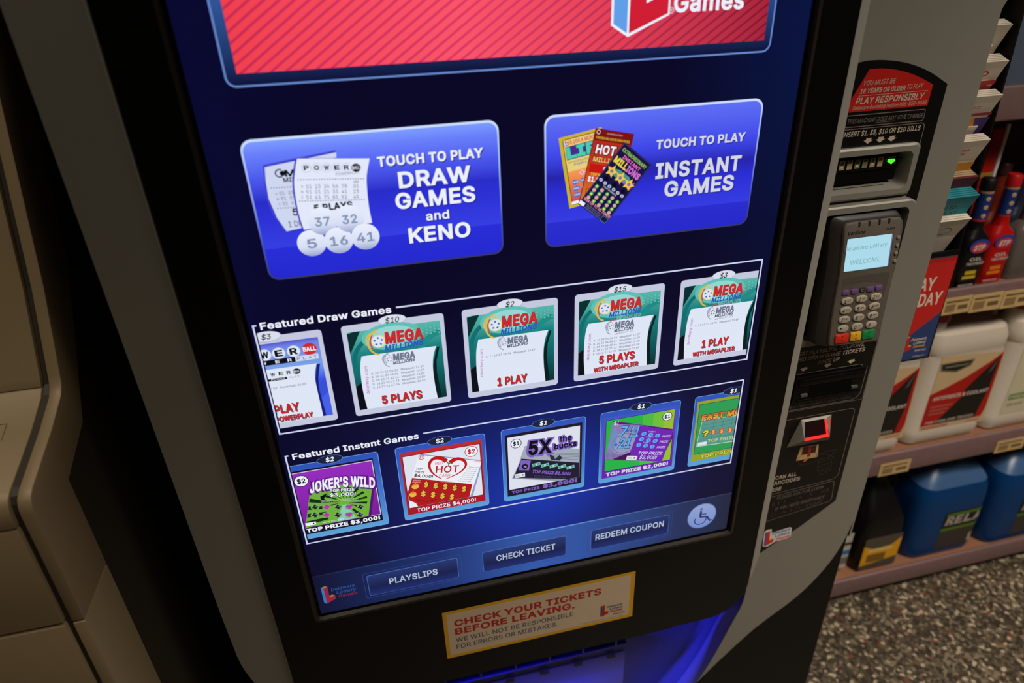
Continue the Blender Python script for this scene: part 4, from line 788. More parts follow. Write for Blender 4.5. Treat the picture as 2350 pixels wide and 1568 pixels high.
        q = P.sub(39.6, 36.6, -14); b.rect(q, 0, -2, 16, 5, em((224, 226, 236)), 0.5); b.text(q, '000', 1.5, 0, 2.4, INK, 7, l=0.55); b.ell(q, 12, 1.4, 1.3, 1.3, INK, 0.55, 10)
        b.text(P, '$/', 19, 97, 6, em((210, 210, 230)), 7, bold=0.02, l=0.5)
        badge(b, P, '$1', 95.6, 96.6, 7.2, INK); b.rect(P, 4.6, 8.4, 109.6, 19.6, em((104, 34, 172)), 0.6); prize(b, P, 'TOP PRIZE $2,000!', WHITE2)
    else:
        b.rect(P, 4.4, 8.6, 109, 111.6, em((150, 160, 44)), 0.2); b.rect(P, 7.4, 20.4, 106, 106.8, em((24, 60, 110)), 0.22); b.rect(P, 8.2, 21.2, 106, 106, em((48, 156, 84)), 0.24)
        b.poly(P, [(14.4, 80), (100, 76), (100, 30), (10, 34)], em((210, 220, 214)), 0.28); b.poly(P, [(15, 79), (100, 75), (100, 31), (10.6, 35)], em((86, 150, 140)), 0.3)
        for k in range(5): b.line(P, [(16, 70-k*6), (98, 73-k*7)], 0.5, em((60, 110, 104)), 0.32)
        for k in range(4): b.line(P, [(34+k*14, 90), (32+k*14, 36)], 0.5, em((60, 110, 104)), 0.32)
        b.text(P, 'FAST MONEY', 12.4, 77.4, 11.6, em((130, 40, 30)), 90, bold=0.14, l=0.4); b.text(P, 'FAST MONEY', 13.4, 78.6, 9.2, emg('fast_money', 2, -90, -79, [(0, (226, 190, 60)), (1, (220, 70, 50))]), 88, bold=0.05, l=0.5)
        b.text(P, '?', 17, 49, 12, em((40, 60, 30)), 11, bold=0.12, l=0.45); b.text(P, '?', 18, 50, 10.4, em((220, 206, 60)), 8.6, bold=0.05, l=0.5)
        for k in range(5): b.ell(P, 34+k*13, 55.8-k*1.2, 4.4, 4.6, em((196, 70, 50)), 0.45); b.text(P, '$', 34+k*13, 52.4-k*1.2, 6.4, em((236, 170, 80)), 4.6, 'c', 0.05, l=0.5)
        b.text(P, 'TOP PRIZE', 27, 38.6, 5.2, em((190, 210, 110)), 42, bold=0.04, l=0.5, rot=-3); b.rect(P, 12, 35.4, 26, 41, em((220, 226, 230)), 0.5)
        b.text(P, 'TOP PRIZE $500!', 18.2, 11.4, 6.2, em((60, 70, 20)), 84, bold=0.1, l=0.6); b.text(P, 'TOP PRIZE $500!', 18.6, 12, 5.4, em((216, 226, 90)), 83, bold=0.03, l=0.7)
    b.build('game_tile', SCR, ilab[i], clip=[(-0.2978, -1)] if i == 0 else [(0.2975, 1)] if i == 4 else None)

# ---------------- bottom bar of the display
for s, x0, x1, tx0, tx1, ty in (('PLAYSLIPS', -235.5, -109.5, -206.5, -139, -278.2), ('CHECK TICKET', -74, 50, -54, 33.5, -276.5), ('REDEEM COUPON', 87.7, 211.5, 95, 203, -275.5)):
    b = MB(); k = (x0+310)/620
    b.rframe(SP, x0-5, -297, x1+5, -249, 3, 0.6, em((46, 72, 134)), 0.1)
    b.rrect(SP, x0, -293, x1, -253.6, 3, em((70, 100, 168)), 0.12)
    b.rrect(SP, x0+0.9, -292.5, x1-0.9, -254.8, 2.6, emg('bar_button', 2, -293, -254, [(0, (30, 46, 112)), (0.4, (24, 32, 76)), (1, (38, 54, 112))]), 0.16)
    b.text(SP, s, tx0, ty, 11.4, em((176, 190, 214)), tx1-tx0, bold=0.025, l=0.3)
    b.build('menu_button', SCR, 'dark blue display button reading %s' % s)
b = MB()
b.ell(SP, 265.3, -270.6, 23.8, 24.8, em((90, 112, 176)), 0.1, 40); b.ell(SP, 265.3, -270.4, 22.6, 23.4, emg('access_disc', 2, -296, -246, [(0, (116, 140, 204)), (0.5, (132, 152, 206)), (1, (148, 162, 206))]), 0.14, 40)
WC = em((34, 42, 98))
b.ell(SP, 263.2, -256.6, 2.5, 2.5, em((84, 108, 176)), 0.2, 16); b.ring(SP, 263.5, -278.2, 10.2, 9.8, 1.6, WC, 0.2, 150, 380)
b.line(SP, [(263.0, -260.6), (262.6, -271.6)], 3.4, WC, 0.2); b.line(SP, [(262, -272.4), (274, -273.8), (279.6, -283.4), (282.6, -281.8)], 2.6, WC, 0.2); b.line(SP, [(263, -267), (272.4, -268)], 1.8, WC, 0.2)
b.build('accessibility_button', SCR, 'round pale blue display button with a wheelchair sign')
b = MB(); logo(b, SP, -297, -288.4, 0.93, em((40, 120, 190)), em((150, 34, 62)), em((150, 130, 60)), em((40, 78, 140)), em((120, 34, 66)), 0.3); b.build('lottery_logo', SCR, 'dim block letter logo at the lower left of the display')

# ---------------- the cabinet round the display
def loft_xz(b, rings, mat, **k): b.loft([[(x, y, z) for x, z in pts] for pts, y in rings], mat, cap0=False, cap1=False, **k)
def frame_pts(x0, z0, x1, z1, r): return rrp(x0, z0, x1, z1, r, 8)
o_b = frame_pts(-0.3635, -0.507, 0.3662, 0.66, (0.068, 0.068, 0.02, 0.02))
b = MB()
o2 = [(x + (0.0015 if x < 0 else -0.0015), z + (0.0015 if z < 0 else -0.0015)) for x, z in o_b]
i_f = frame_pts(-0.3135, -0.3175, 0.3195, 0.622, 0.008); i_s = frame_pts(-0.3045, -0.3080, 0.3105, 0.61, 0.003)
loft_xz(b, [(o_b, 0.03), (o_b, -0.0045), (o2, -0.006), (i_f, -0.006)], BLACK, sm=False)
LIP = pm('bezel_inner_lip', (46, 38, 31), 0.38, spec=0.4)
loft_xz(b, [(i_f, -0.006), (frame_pts(-0.3095, -0.3135, 0.3155, 0.618, 0.006), -0.0062), (frame_pts(-0.3085, -0.3120, 0.3145, 0.616, 0.005), -0.001)], LIP, sm=False)
loft_xz(b, [(frame_pts(-0.3085, -0.3120, 0.3145, 0.616, 0.005), -0.001), (i_s, -0.0002)], VOID, sm=False)
b.build('screen_bezel', K, 'wide black bezel with a rounded lower corner')
b = MB(); b.prism([(0.350, 0.66), (0.350, -0.47), (0.362, -0.455), (0.374, -0.43), (0.3805, -0.39), (0.3805, 0.66)], 0.0, 0.0245, SILVER_L, bev=0.001)
b.build('bezel_trim', K, 'thin silver strip along the right side of the bezel')

# right fascia: front panel with a swept lower edge, and the inner walls it has beside the ticket tray
inner = spl([(0.388, -0.47), (0.388, -0.495), (0.385, -0.535), (0.371, -0.582), (0.354, -0.637), (0.338, -0.684), (0.318, -0.731), (0.28, -0.80), (0.22, -0.90)], 4)
outer = spl([(0.268, -0.80), (0.318, -0.731), (0.373, -0.663), (0.427, -0.605), (0.496, -0.548), (0.540, -0.490), (0.565, -0.430), (0.5755, -0.36), (0.577, -0.30)], 4)
b = MB()
pts = inner + outer + [(0.577, 0.66), (0.34, 0.66), (0.34, -0.47)]
clean = [p for k, p in enumerate(pts) if (Vector(p)-Vector(pts[k-1])).length > 1e-4]
PF = Plane((0, 0.025, 0), k=1.0)
b.poly(PF, inner[1:] + outer[1:] + [(0.577, 0.1995), (0.34, 0.1995), (0.34, -0.47), (0.388, -0.47)], SILVER, 0)   # below, beside and above the banknote opening
b.rect(PF, 0.5075, 0.1995, 0.577, 0.2605, SILVER, 0); b.rect(PF, 0.34, 0.2605, 0.577, 0.66, SILVER, 0)
b.prism([(0.5735, 0.66), (0.577, 0.66), (0.577, -0.42), (0.5735, -0.42)], 0.0252, 0.58, SILVER)
b.build('side_fascia', K, 'silver panel right of the screen with a swept lower edge')
b = MB()
def resample(P, n):
    P = [Vector(p) for p in P]; L = [0]
    for a, c in zip(P, P[1:]): L.append(L[-1]+(c-a).length)
    out = []; j = 0
    for k in range(n):
        t = L[-1]*k/(n-1)
        while j < len(L)-2 and L[j+1] < t: j += 1
        u = (t-L[j])/max(L[j+1]-L[j], 1e-9); out.append(tuple(P[j].lerp(P[j+1], u)))
    return out
A = resample(inner, 28)
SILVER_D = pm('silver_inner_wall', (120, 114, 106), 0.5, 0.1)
TRAYM = pm('tray_led_blue_plastic', (60, 60, 136), 0.4, 0, 0.05, 300)  # blue of the LED light put into the plastic's colour
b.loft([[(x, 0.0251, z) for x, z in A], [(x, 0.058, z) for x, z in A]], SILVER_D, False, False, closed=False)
b.loft([[(x, 0.058, z) for x, z in A], [(x+0.002, 0.0585, z-0.001) for x, z in A], [(x+0.002, 0.093, z-0.001) for x, z in A]], pm('tray_wall_grey', (84, 80, 84), 0.5), False, False, closed=False, sm=False)
b.build('tray_side_wall', K, 'curved grey wall between the silver panel and the ticket tray')
# left fascia strip
lo = spl([(-0.4347, -0.28), (-0.4335, -0.348), (-0.429, -0.414), (-0.40, -0.50), (-0.352, -0.60), (-0.29, -0.70)], 4)
b = MB(); ptsl = [(-0.363, 0.66), (-0.4355, 0.66)] + lo + [(-0.28, -0.70), (-0.345, -0.52), (-0.363, -0.50)]
b.poly(Plane((0, 0, 0), k=1.0), [p for p in ptsl][::-1], SILVER, 0)
for v in range(len(b.V)):
    x, y, z = b.V[v]; b.V[v] = (x - max(0, -(x+0.3655))*0.02, 0.0005 + max(0, -(x+0.3655))*0.30, z)
b.tube([(-0.3655, 0.001, -0.50), (-0.3655, 0.001, 0.66)], 0.0016, SILVER_L, 8)
b.build('side_fascia', K, 'darker silver strip left of the screen')
# black body
b = MB(); b.box(-0.42, 0.573, 0.14, 0.58, -H+0.02, 0.66, BLACK2)
b.box(-0.42, 0.34, 0.03, 0.14, -0.50, 0.66, BLACK2); b.box(0.34, 0.573, 0.06, 0.14, -0.40, 0.66, BLACK2)
b.prism([(-0.42, -0.96), (0.20, -0.96), (0.236, -0.906), (0.295, -0.808), (0.326, -0.740), (0.373, -0.668), (0.427, -0.610), (0.496, -0.553), (0.540, -0.495), (0.566, -0.43), (0.575, -0.36), (0.575, -H+0.02), (-0.42, -H+0.02)], 0.030, 0.14, BLACK2)
b.box(-0.425, -0.4205, 0.031, 0.58, -H+0.02, -0.36, BLACK2)  # side cap added to stop the tray's blue light leaking out left
b.build('cabinet_body', K, 'black lower cabinet body')
b = MB(); b.box(-0.40, 0.55, 0.06, 0.56, -H, -H+0.02, BLACK); b.build('plinth', K)

# ticket tray lit blue from below the bezel, blue also put into its plastic
b = MB()
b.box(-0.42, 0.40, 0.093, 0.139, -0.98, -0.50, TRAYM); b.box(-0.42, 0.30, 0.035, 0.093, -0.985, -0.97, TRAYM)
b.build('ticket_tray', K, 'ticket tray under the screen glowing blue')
TR = bpy.data.objects['ticket_tray']
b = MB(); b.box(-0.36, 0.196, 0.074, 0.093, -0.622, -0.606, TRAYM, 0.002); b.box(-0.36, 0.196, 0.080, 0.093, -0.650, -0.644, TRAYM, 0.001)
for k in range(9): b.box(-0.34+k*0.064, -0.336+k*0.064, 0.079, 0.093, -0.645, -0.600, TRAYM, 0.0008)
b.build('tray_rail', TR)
b = MB(); b.box(-0.36, 0.198, 0.088, 0.093, -0.90, -0.682, pm('tray_pale_led_blue', (92, 90, 168), 0.4), 0.002)  # flap colour carries the LED blue too
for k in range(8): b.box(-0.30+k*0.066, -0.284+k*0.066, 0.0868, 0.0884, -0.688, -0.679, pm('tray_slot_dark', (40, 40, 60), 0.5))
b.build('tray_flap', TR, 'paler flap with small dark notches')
b = MB(); b.box(-0.355, 0.27, 0.0525, 0.0555, -0.592, -0.498, BLACK); b.build('added_light_shield', K)  # added plate, unseen behind the bezel, keeps LED and room light off the walls
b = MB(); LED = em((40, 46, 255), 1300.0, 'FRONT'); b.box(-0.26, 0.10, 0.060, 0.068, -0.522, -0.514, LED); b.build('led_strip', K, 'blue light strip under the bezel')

# ---------------- control panel right of the screen
CP = Plane((0, 0.025, 0))
def pr(name, label, draw, parent=K, lift=0.0):
    b = MB(); draw(b); return b.build(name, parent, label)
def overlay(b):
    top = spl([(372, 353), (401.1, 358.8), (415.4, 360.3), (433.8, 359.6), (457.2, 356.3), (478.9, 350.7), (502.0, 341.9), (529.1, 327.6)], 4)
    b.poly(CP, [(372, 199.5), (528.8, 199.5), (528.6, 180), (526.5, -10), (525.6, -325.4), (469.8, -367), (401.8, -411.4), (372, -428)], OVER, 0.3)
    b.rect(CP, 507.5, 199.5, 528.8, 260.5, OVER, 0.3); b.poly(CP, top + [(528.8, 260.5), (372, 260.5)], OVER, 0.3)
    # bill notices and frames
    L = 0.5
    b.rframe(CP, 384, 286.6, 507.6, 300.9, 3, 0.9, GREYP, L); b.text(CP, 'THIS MACHINE DOES NOT GIVE CHANGE', 401.6, 291.2, 5.0, GREYP, 104, sh=0.16, l=L)
    b.rect(CP, 440.5, 289.6, 467.5, 290.1, GREYP, L)
    b.rframe(CP, 378, 192.5, 511.8, 284.8, 6, 0.9, GREYP, L)
    b.text(CP, 'INSERT $1, $5, $10 OR $20 BILLS', 397.4, 275.8, 5.9, CREAM, 109, bold=0.02, sh=0.16, l=L)
    for x in (436.0, 452.8, 468.8): b.poly(CP, [(x-3.4, 272.2), (x+4.2, 272.2), (x+3.2, 269.6), (x+6.4, 269.6), (x-0.4, 265.4), (x-7, 269.6), (x-4, 269.6)], CREAM, L)
    b.poly(CP, [(519, 171.3), (523.6, 175.6), (524.2, 173.6), (526.0, 173.6), (526.0, 168.6), (524, 168.6), (523, 167)], CREAM, L)
    b.text(CP, 'SWIPE OR DIP CARD', 521.2, 158, 4.8, GREYP, 58, rot=-90, sh=-0.16, l=L)
    # ticket reader notices
    b.rframe(CP, 378, -122.5, 525.4, -8, 2, 0.7, GREYP, L)
    b.text(CP, 'INSERT PLAYSLIPS, COUPONS,', 384, -26.4, 6.4, CREAM, 121, bold=0.02, sh=0.16, l=L)
    b.text(CP, 'AND DRAW GAME TICKETS', 393.5, -35.8, 6.6, CREAM, 114, bold=0.025, sh=0.16, l=L); b.text(CP, 'FACE UP', 434, -45, 6.4, CREAM, 34.5, bold=0.025, sh=0.16, l=L)
    for x in (412.4, 450.4, 489.6): b.poly(CP, [(x-4.4, -46.8), (x+4.6, -46.8), (x+3.6, -49), (x+6.6, -49), (x-0.6, -53.6), (x-7.4, -49), (x-4.6, -49)], CREAM, L)
    b.line(CP, [(378, -57.2), (506, -57.2), (510, -59.5), (509.6, -63)], 1.0, GREYP, L)
    b.text(CP, 'DO NOT INSERT CASH HERE', 402.2, -116, 6.2, GREYP, 103, sh=0.16, l=L)
    b.line(CP, [(378, -120), (506, -120), (514, -117), (519, -110), (519.4, -64)], 0.9, GREYP, L)
    # scan notices
    b.line(CP, [(378, -137), (511, -136.6), (516.2, -139.4), (517.3, -146), (517.4, -266), (514.6, -272.6), (508, -275.2), (378, -283.4)], 0.9, GREYP, L)
    for s, x, y, wd in (('SCAN ALL', 395.4, -252.2, 43.4), ('BARCODES', 394.6, -263.4, 52), ('HERE', 393.8, -276.8, 22)): b.text(CP, s, x, y, 7.6, CREAM, wd, bold=0.03, l=L, rot=0.5)
    # hand holding a ticket, line drawing
    DG = pm('dark_grey_print', (74, 66, 58), 0.5)
    b.line(CP, [(437, -226), (444, -232.4), (493, -226), (500, -217)], 0.7, DG, L); b.line(CP, [(448, -221), (478, -217), (492, -221)], 0.7, DG, L)
    b.poly(CP, [(445.4, -224.6), (450, -221), (453, -222.6), (447.6, -226.4)], pm('orange_print', (220, 110, 40), 0.5), L)
    for s in ([(476, -216), (486, -212.5), (497, -214), (503, -213), (518, -216)], [(480, -225), (474, -230), (476, -234), (484, -232), (494, -230)], [(476, -234), (473, -239), (477, -243), (486, -240), (496, -238)], [(477, -243), (475, -248), (480, -252), (488, -249), (497, -246)], [(480, -252), (482, -258), (488, -261), (494, -256), (495, -250)], [(496, -230), (499, -240), (500, -252), (498, -258)], [(490, -222), (497, -226), (502, -232)], [(486, -252), (490, -256), (493, -252)]):
        b.line(CP, spl(s, 4), 0.7, DG, L)
    # assistance notice with raised dots
    q = CP.sub(401.8, -287.6, 4.2)
    b.line(q, [(-14, 0), (108, 0.4), (111.4, -2.4), (112.4, -38), (108.6, -44.4)] + [(0, -51.6), (-14, -52.4)], 0.9, GREYP, L)
    b.text(q, 'PLEASE ASK FOR CLERK', 9.6, -9.2, 6.4, GREYP, 84, sh=0.14, l=L, rot=-0.6); b.text(q, 'IF YOU NEED ASSISTANCE', 8, -32.4, 6.4, GREYP, 90, sh=0.14, l=L, rot=-0.3)
    rnd = random.Random(4)
    for row, (y0, xs) in enumerate(((-14.6, (3, 11, 24, 46, 51, 70, 88, 94, 100)), (-38.4, (2, 9, 25, 38, 45, 51, 66, 72, 79, 86, 92)))):
        for x in xs:
            for dx in (0, 2.6):
                for dy in (0, 2.6, 5.2):
                    if rnd.random() < 0.55: b.ell(q, x+dx, y0-dy+x*0.012, 0.6, 0.6, GREYP, L+0.1, 8)
CPO = pr('control_panel', 'tall black overlay panel with printed instructions', overlay)
def notice(b):
    top = spl([(416.7, 350.8), (436.3, 350.4), (460.1, 346.4), (483.7, 339.2), (508.5, 328.4)], 4)
    b.poly(CP, top + [(507.7, 304.7), (392.5, 304.2)], REDP, 0.6)
    L = 0.8
    b.text(CP, 'YOU MUST BE', 412.6, 333.4, 5.4, CREAM, 42.6, sh=0.2, l=L); b.text(CP, '18 YEARS OR OLDER', 410, 324.6, 5.4, CREAM, 61, bold=0.03, sh=0.18, l=L); b.text(CP, 'TO PLAY', 473, 325.6, 5.4, CREAM, 22, sh=0.2, l=L)
    b.rect(CP, 409, 321.8, 503, 322.3, CREAM, L); b.text(CP, 'PLAY RESPONSIBLY', 406.8, 312.7, 7.4, CREAM, 93.4, bold=0.035, sh=0.16, l=L); b.text(CP, 'Delaware Gambling Hotline 888-850-8888', 404.6, 306.6, 4.4, CREAM, 100.4, sh=0.16, l=L)
pr('age_notice', 'red notice reading PLAY RESPONSIBLY', notice)

# bill acceptor
b = MB()
def collar(b, x0, z0, x1, z1, r, wd, y0, y1, mat, deep, dmat):
    """raised collar with a rounded rim and a recess inside"""
    O = rrp(x0, z0, x1, z1, r, 5); s = 0.3*wd
    R = [(O, y1), (O, y0+0.002), (rrp(x0+0.0025, z0+0.0025, x1-0.0025, z1-0.0025, r, 5), y0), (rrp(x0+s+0.004, z0+s+0.004, x1-s-0.004, z1-s-0.004, r, 5), y0), (rrp(x0+wd, z0+wd, x1-wd, z1-wd, r*0.5, 5), y0+deep)]
    loft_xz(b, R, mat, sm=False); b.add([(x, y0+deep, z) for x, z in R[-1][0]], [tuple(range(len(O)))], dmat)
collar(b, 0.372, 0.1975, 0.5095, 0.2625, 0.008, 0.0175, 0.018, 0.0247, SILVER, 0.028, BLACK)
ACC = b.build('bill_acceptor', K, 'banknote acceptor in a silver collar')
b = MB(); b.prism([(0.385, 0.216), (0.490, 0.216), (0.490, 0.252), (0.385, 0.252)], 0.030, 0.046, BLACK); b.box(0.392, 0.485, 0.0275, 0.031, 0.2315, 0.2475, BLACK, 0.001); b.build('bill_guide', ACC)
b = MB(); q = Plane((0, 0.0270, 0))
for k in range(6):
    x = 404.5+k*11.2*0.96
    b.rect(q, x, 235.2, x+7.4, 246.2, pm('note_picture_pale', (170, 150, 110), 0.5) if k not in (2, 3) else pm('note_picture_green', (120, 126, 84), 0.5), 0.1)
    b.rect(q, x+1.2, 240.6, x+6.2, 245.2, pm('note_picture_dark', (62, 52, 40), 0.5), 0.2); b.rect(q, x+1.2, 240.6, x+6.2, 242.4, pm('note_picture_pale', (170, 150, 110), 0.5), 0.25) if k % 2 else b.ell(q, x+3.6, 239, 2, 1.6, pm('note_picture_light', (220, 200, 150), 0.5), 0.25, 12)
b.build('note_picture_strip', ACC, 'row of six small banknote pictures')
b = MB(); b.poly(q, [(472.5, 243), (481.5, 243), (483.5, 240.4), (478.5, 236.4), (472.0, 240.2)], em((70, 255, 40), 1.6), 0.2); b.rect(q, 473, 244.6, 483, 245.6, em((10, 60, 12)), 0.2); b.build('indicator_light', ACC, 'lit green arrow light')
b = MB(); b.box(0.398, 0.478, 0.0275, 0.0285, 0.2126, 0.2136, GREYP); b.build('slot_edge', ACC)

# cradle for the card terminal
b = MB()
loft_xz(b, [(rrp(0.372, -0.005, 0.519, 0.1935, 0.012, 6), 0.0247), (rrp(0.372, -0.005, 0.519, 0.1935, 0.012, 6), 0.013), (rrp(0.374, -0.003, 0.517, 0.1915, 0.011, 6), 0.011), (rrp(0.384, 0.006, 0.509, 0.184, 0.009, 6), 0.011), (rrp(0.386, 0.008, 0.507, 0.182, 0.008, 6), 0.0225)], SILVER, sm=False)
b.add([(x, 0.0225, z) for x, z in rrp(0.386, 0.008, 0.507, 0.182, 0.008, 6)], [tuple(range(28))], VOID)
b.build('terminal_cradle', K, 'silver cradle holding the card terminal')

# ticket slot
b = MB()
b.box(0.398, 0.513, 0.0185, 0.0246, -0.1045, -0.060, BLACK, 0.003); b.box(0.404, 0.508, 0.0165, 0.019, -0.0745, -0.064, BLACK, 0.001)
b.box(0.405, 0.509, 0.0170, 0.019, -0.1035, -0.0985, BLACK, 0.001); b.box(0.424, 0.492, 0.0178, 0.0188, -0.0975, -0.0755, VOID)
SLOT = b.build('ticket_slot', K, 'black ticket reader slot')
for x in (0.4145, 0.4975):
    b = MB(); b.box(x-0.0055, x+0.0055, 0.0150, 0.0186, -0.0925, -0.0875, pm('slot_tab_grey', (88, 82, 76), 0.45), 0.001); b.build('guide_tab', SLOT)

# barcode scanner: hooded window with a red glow
b = MB()
f0 = [(0.410, -0.1905), (0.4842, -0.1905), (0.4772, -0.1415), (0.4257, -0.1415)]; f1 = [(0.4235, -0.1660), (0.4655, -0.1660), (0.4655, -0.1435), (0.4295, -0.1435)]
for pts, (y0, y1), mat in (((f0, f1), (0.0247, 0.006), SILVER_L),):
    n = 4; V = [(x, y0, z) for x, z in pts[0]] + [(x, y1 if z < -0.15 else y0-0.004, z) for x, z in pts[1]]
    b.add(V, [(i, (i+1) % n, n+(i+1) % n, n+i) for i in range(n)], mat)
SCN = b.build('barcode_scanner', K, 'silver hooded barcode scanner')
b = MB(); q = Plane((0, 0.0, 0), k=1.0)
b.add([(0.4235, 0.0062, -0.1660), (0.4655, 0.0062, -0.1660), (0.4655, 0.0208, -0.1435), (0.4295, 0.0208, -0.1435)], [(0, 1, 2, 3)], em((26, 5, 5)))
RG = em((255, 40, 34), 1.8)
b.add([(0.4235, 0.0060, -0.1668), (0.4655, 0.0060, -0.1668), (0.4600, 0.0066, -0.1618), (0.4250, 0.0066, -0.1618)], [(0, 1, 2, 3)], RG); b.add([(0.4655, 0.0060, -0.1668), (0.4660, 0.0206, -0.1435), (0.4620, 0.0200, -0.1435), (0.4600, 0.0066, -0.1618)], [(0, 1, 2, 3)], RG)
b.add([(0.4686, 0.0110, -0.160), (0.4730, 0.0180, -0.146), (0.4700, 0.0180, -0.143), (0.4676, 0.0120, -0.150)], [(0, 1, 2, 3)], em((200, 30, 28), 1.0))
b.build('scanner_window', SCN, 'dark window with a red glowing edge')
b = MB(); q = CP; TAN = pm('tan_print', (196, 160, 106), 0.5)
b.poly(q, [(431.6, -220.9), (470.2, -220.9), (466.5, -195.4), (435.0, -195.4)], TAN, 0.6); b.poly(q, [(439.2, -210.8), (463.6, -210.8), (463.4, -196.4), (439.4, -196.4)], pm('dark_red_print', (70, 26, 18), 0.5), 0.7); b.poly(q, [(450, -217), (456, -217), (454, -196.6), (450, -196.6)], pm('red_beam_print', (150, 40, 24), 0.5), 0.75)
b.line(q, [(431.6, -220.9), (439.2, -210.8)], 0.6, OVER, 0.8); b.line(q, [(470.2, -220.9), (463.6, -210.8)], 0.6, OVER, 0.8)
b.build('scanner_picture', K, 'small printed picture of the scanner')
b = MB(); q = CP.sub(404.4, -395.4, 3.5); logo(b, q, 0.0, 0.0, 0.98, pm('logo_blue', (48, 92, 160), 0.5), pm('logo_red', (226, 40, 26), 0.5), pm('logo_yellow', (240, 196, 60), 0.5), pm('logo_blue', (48, 92, 160), 0.5), pm('logo_red', (226, 40, 26), 0.5), 0.8, outline=pm('white_vinyl', (226, 220, 214), 0.5))
b.build('logo_decal', K, 'lottery logo decal at the foot of the panel')

# sticker on the bezel under the screen
b = MB(); q = Plane((0, -0.0062, 0))
b.rect(q, -140.4, -454.5, 160.4, -351.6, YEL, 0.1); STK = pm('sticker_white', (206, 180, 148), 0.55)
b.rect(q, -134.8, -448.4, 153.4, -357.6, STK, 0.2)
b.text(q, 'CHECK YOUR TICKETS', -124.5, -386.6, 14.2, pm('sticker_red', (176, 30, 26), 0.5), 230, bold=0.045, l=0.3); b.text(q, 'BEFORE LEAVING.', -124.6, -404.8, 14.0, pm('sticker_red', (176, 30, 26), 0.5), 187.5, bold=0.045, l=0.3)
SB = pm('sticker_blue', (62, 80, 104), 0.5); b.text(q, 'WE WILL NOT BE RESPONSIBLE', -124.5, -421.6, 9.6, SB, 185, bold=0.012, l=0.3); b.text(q, 'FOR ERRORS OR MISTAKES.', -125, -436.8, 9.6, SB, 160, bold=0.012, l=0.3)
logo(b, q, 105.5, -437.4, 0.76, BLUEP, pm('sticker_red', (176, 30, 26), 0.5), YEL, BLUEP, pm('sticker_red', (176, 30, 26), 0.5), 0.4, slogan='More Fun!')
b.text(q, 'Delaware Lottery. Must be 18 years of age to play.', 75, -446.2, 1.9, SB, 70, l=0.3)
b.build('notice_sticker', K, 'cream sticker with a yellow border reading CHECK YOUR TICKETS BEFORE LEAVING')

# ================================================================= card terminal in the cradle
tb = 0.124; tn = math.sqrt(1+tb*tb)
TP = Plane((0, -0.018, 0), (1, 0, 0), (0, tb/tn, 1/tn))
T = thing('card_terminal', (0.45, 0.0, 0.006), 'grey card payment terminal with a lit blue display and keypad in the kiosk cradle', 'card terminal')
def tsolid(b, outline, l0, l1, mat, bev=0.6, pl=TP):
    """outline in mm on the terminal face, from height l0 to l1 (mm above the face)"""
    n = len(outline); c = Vector((sum(p[0] for p in outline)/n, sum(p[1] for p in outline)/n))
    ins = [tuple(Vector(p) + (c-Vector(p)).normalized()*bev) for p in outline]
    b.loft([[pl.at(x, y, l0) for x, y in outline], [pl.at(x, y, l1-bev) for x, y in outline], [pl.at(x, y, l1-bev*0.3) for x, y in [tuple(Vector(p) + (c-Vector(p)).normalized()*bev*0.35) for p in outline]], [pl.at(x, y, l1) for x, y in ins]], mat)
face = spl([(408, 20), (409.0, 60), (412.2, 110), (411.6, 150), (410.6, 166), (413, 173.5), (420, 175.8), (453, 175.6), (487, 175.4), (494, 173), (496.6, 166), (497.4, 150), (494.4, 100), (491.6, 64), (488.4, 30), (487.4, 12), (484, 6.2), (470, 6.4), (440, 7.6), (415, 9), (409.4, 12)], 3)
b = MB(); back = [(393 + (x-408)*1.0 if x < 440 else x, y) for x, y in face]
b.loft([[TP.at(393.5+(x-408)*1.145, 6+(y-6)*1.03, -26) for x, y in face], [TP.at(394.5+(x-408)*1.135, 6+(y-6)*1.05, -10) for x, y in face], [TP.at(402+(x-408)*1.065, 6+(y-6)*1.025, -5.0) for x, y in face], [TP.at(x, y, -3.6) for x, y in face]], TERM_D)
b.build('back_shell', T, 'darker rear shell')
b = MB(); tsolid(b, face, -4, 0.0, TERM, 3.0)
g0 = [TP.at(*p, 0.05) for p in [(417.3, 100.8), (486, 101.8)]]
b.poly(TP, spl([(417.5, 88), (417.3, 98), (421, 103), (450, 104.4), (482, 104), (486.6, 100), (486, 90), (484, 76), (481.4, 66)], 3) + [(478, 90), (450, 95), (424, 93)], pm('terminal_hollow', (80, 71, 63), 0.5), 0.06)
b.text(TP, 'Verifone', 416.8, 160.0, 4.4, pm('black_print', (14, 12, 11), 0.5), 25, bold=0.02, sh=0.2, l=0.15); b.text(TP, 'VX 805', 470.8, 160.6, 3.3, pm('black_print', (14, 12, 11), 0.5), 13.6, bold=0.02, sh=0.2, l=0.15)
b.build('front_shell', T)
for x in (431.6, 446, 460.6, 474.6):
    b = MB(); tsolid(b, rrp(x-1.4, 168.4, x+1.4, 175.6, 1.3, 4), -1.0, 0.35, pm('contactless_lens', (44, 42, 36), 0.25), 0.4); b.build('indicator_light', T)
b = MB(); q = TP
b.rrect(q, 416.6, 111.4, 484.0, 155.8, 1.6, pm('display_surround', (60, 54, 50), 0.4), 0.10); LCD = em((172, 218, 234), 1.0, 'FRONT'); b.rrect(q, 417.2, 112.2, 482.0, 155.2, 1.2, LCD, 0.2)
LT = em((118, 172, 176)); b.text(q, 'Delaware Lottery', 414.5, 139.6, 5.8, LT, 62, l=0.3); b.text(q, 'WELCOME', 425.0, 120.6, 6.2, LT, 44, l=0.3)
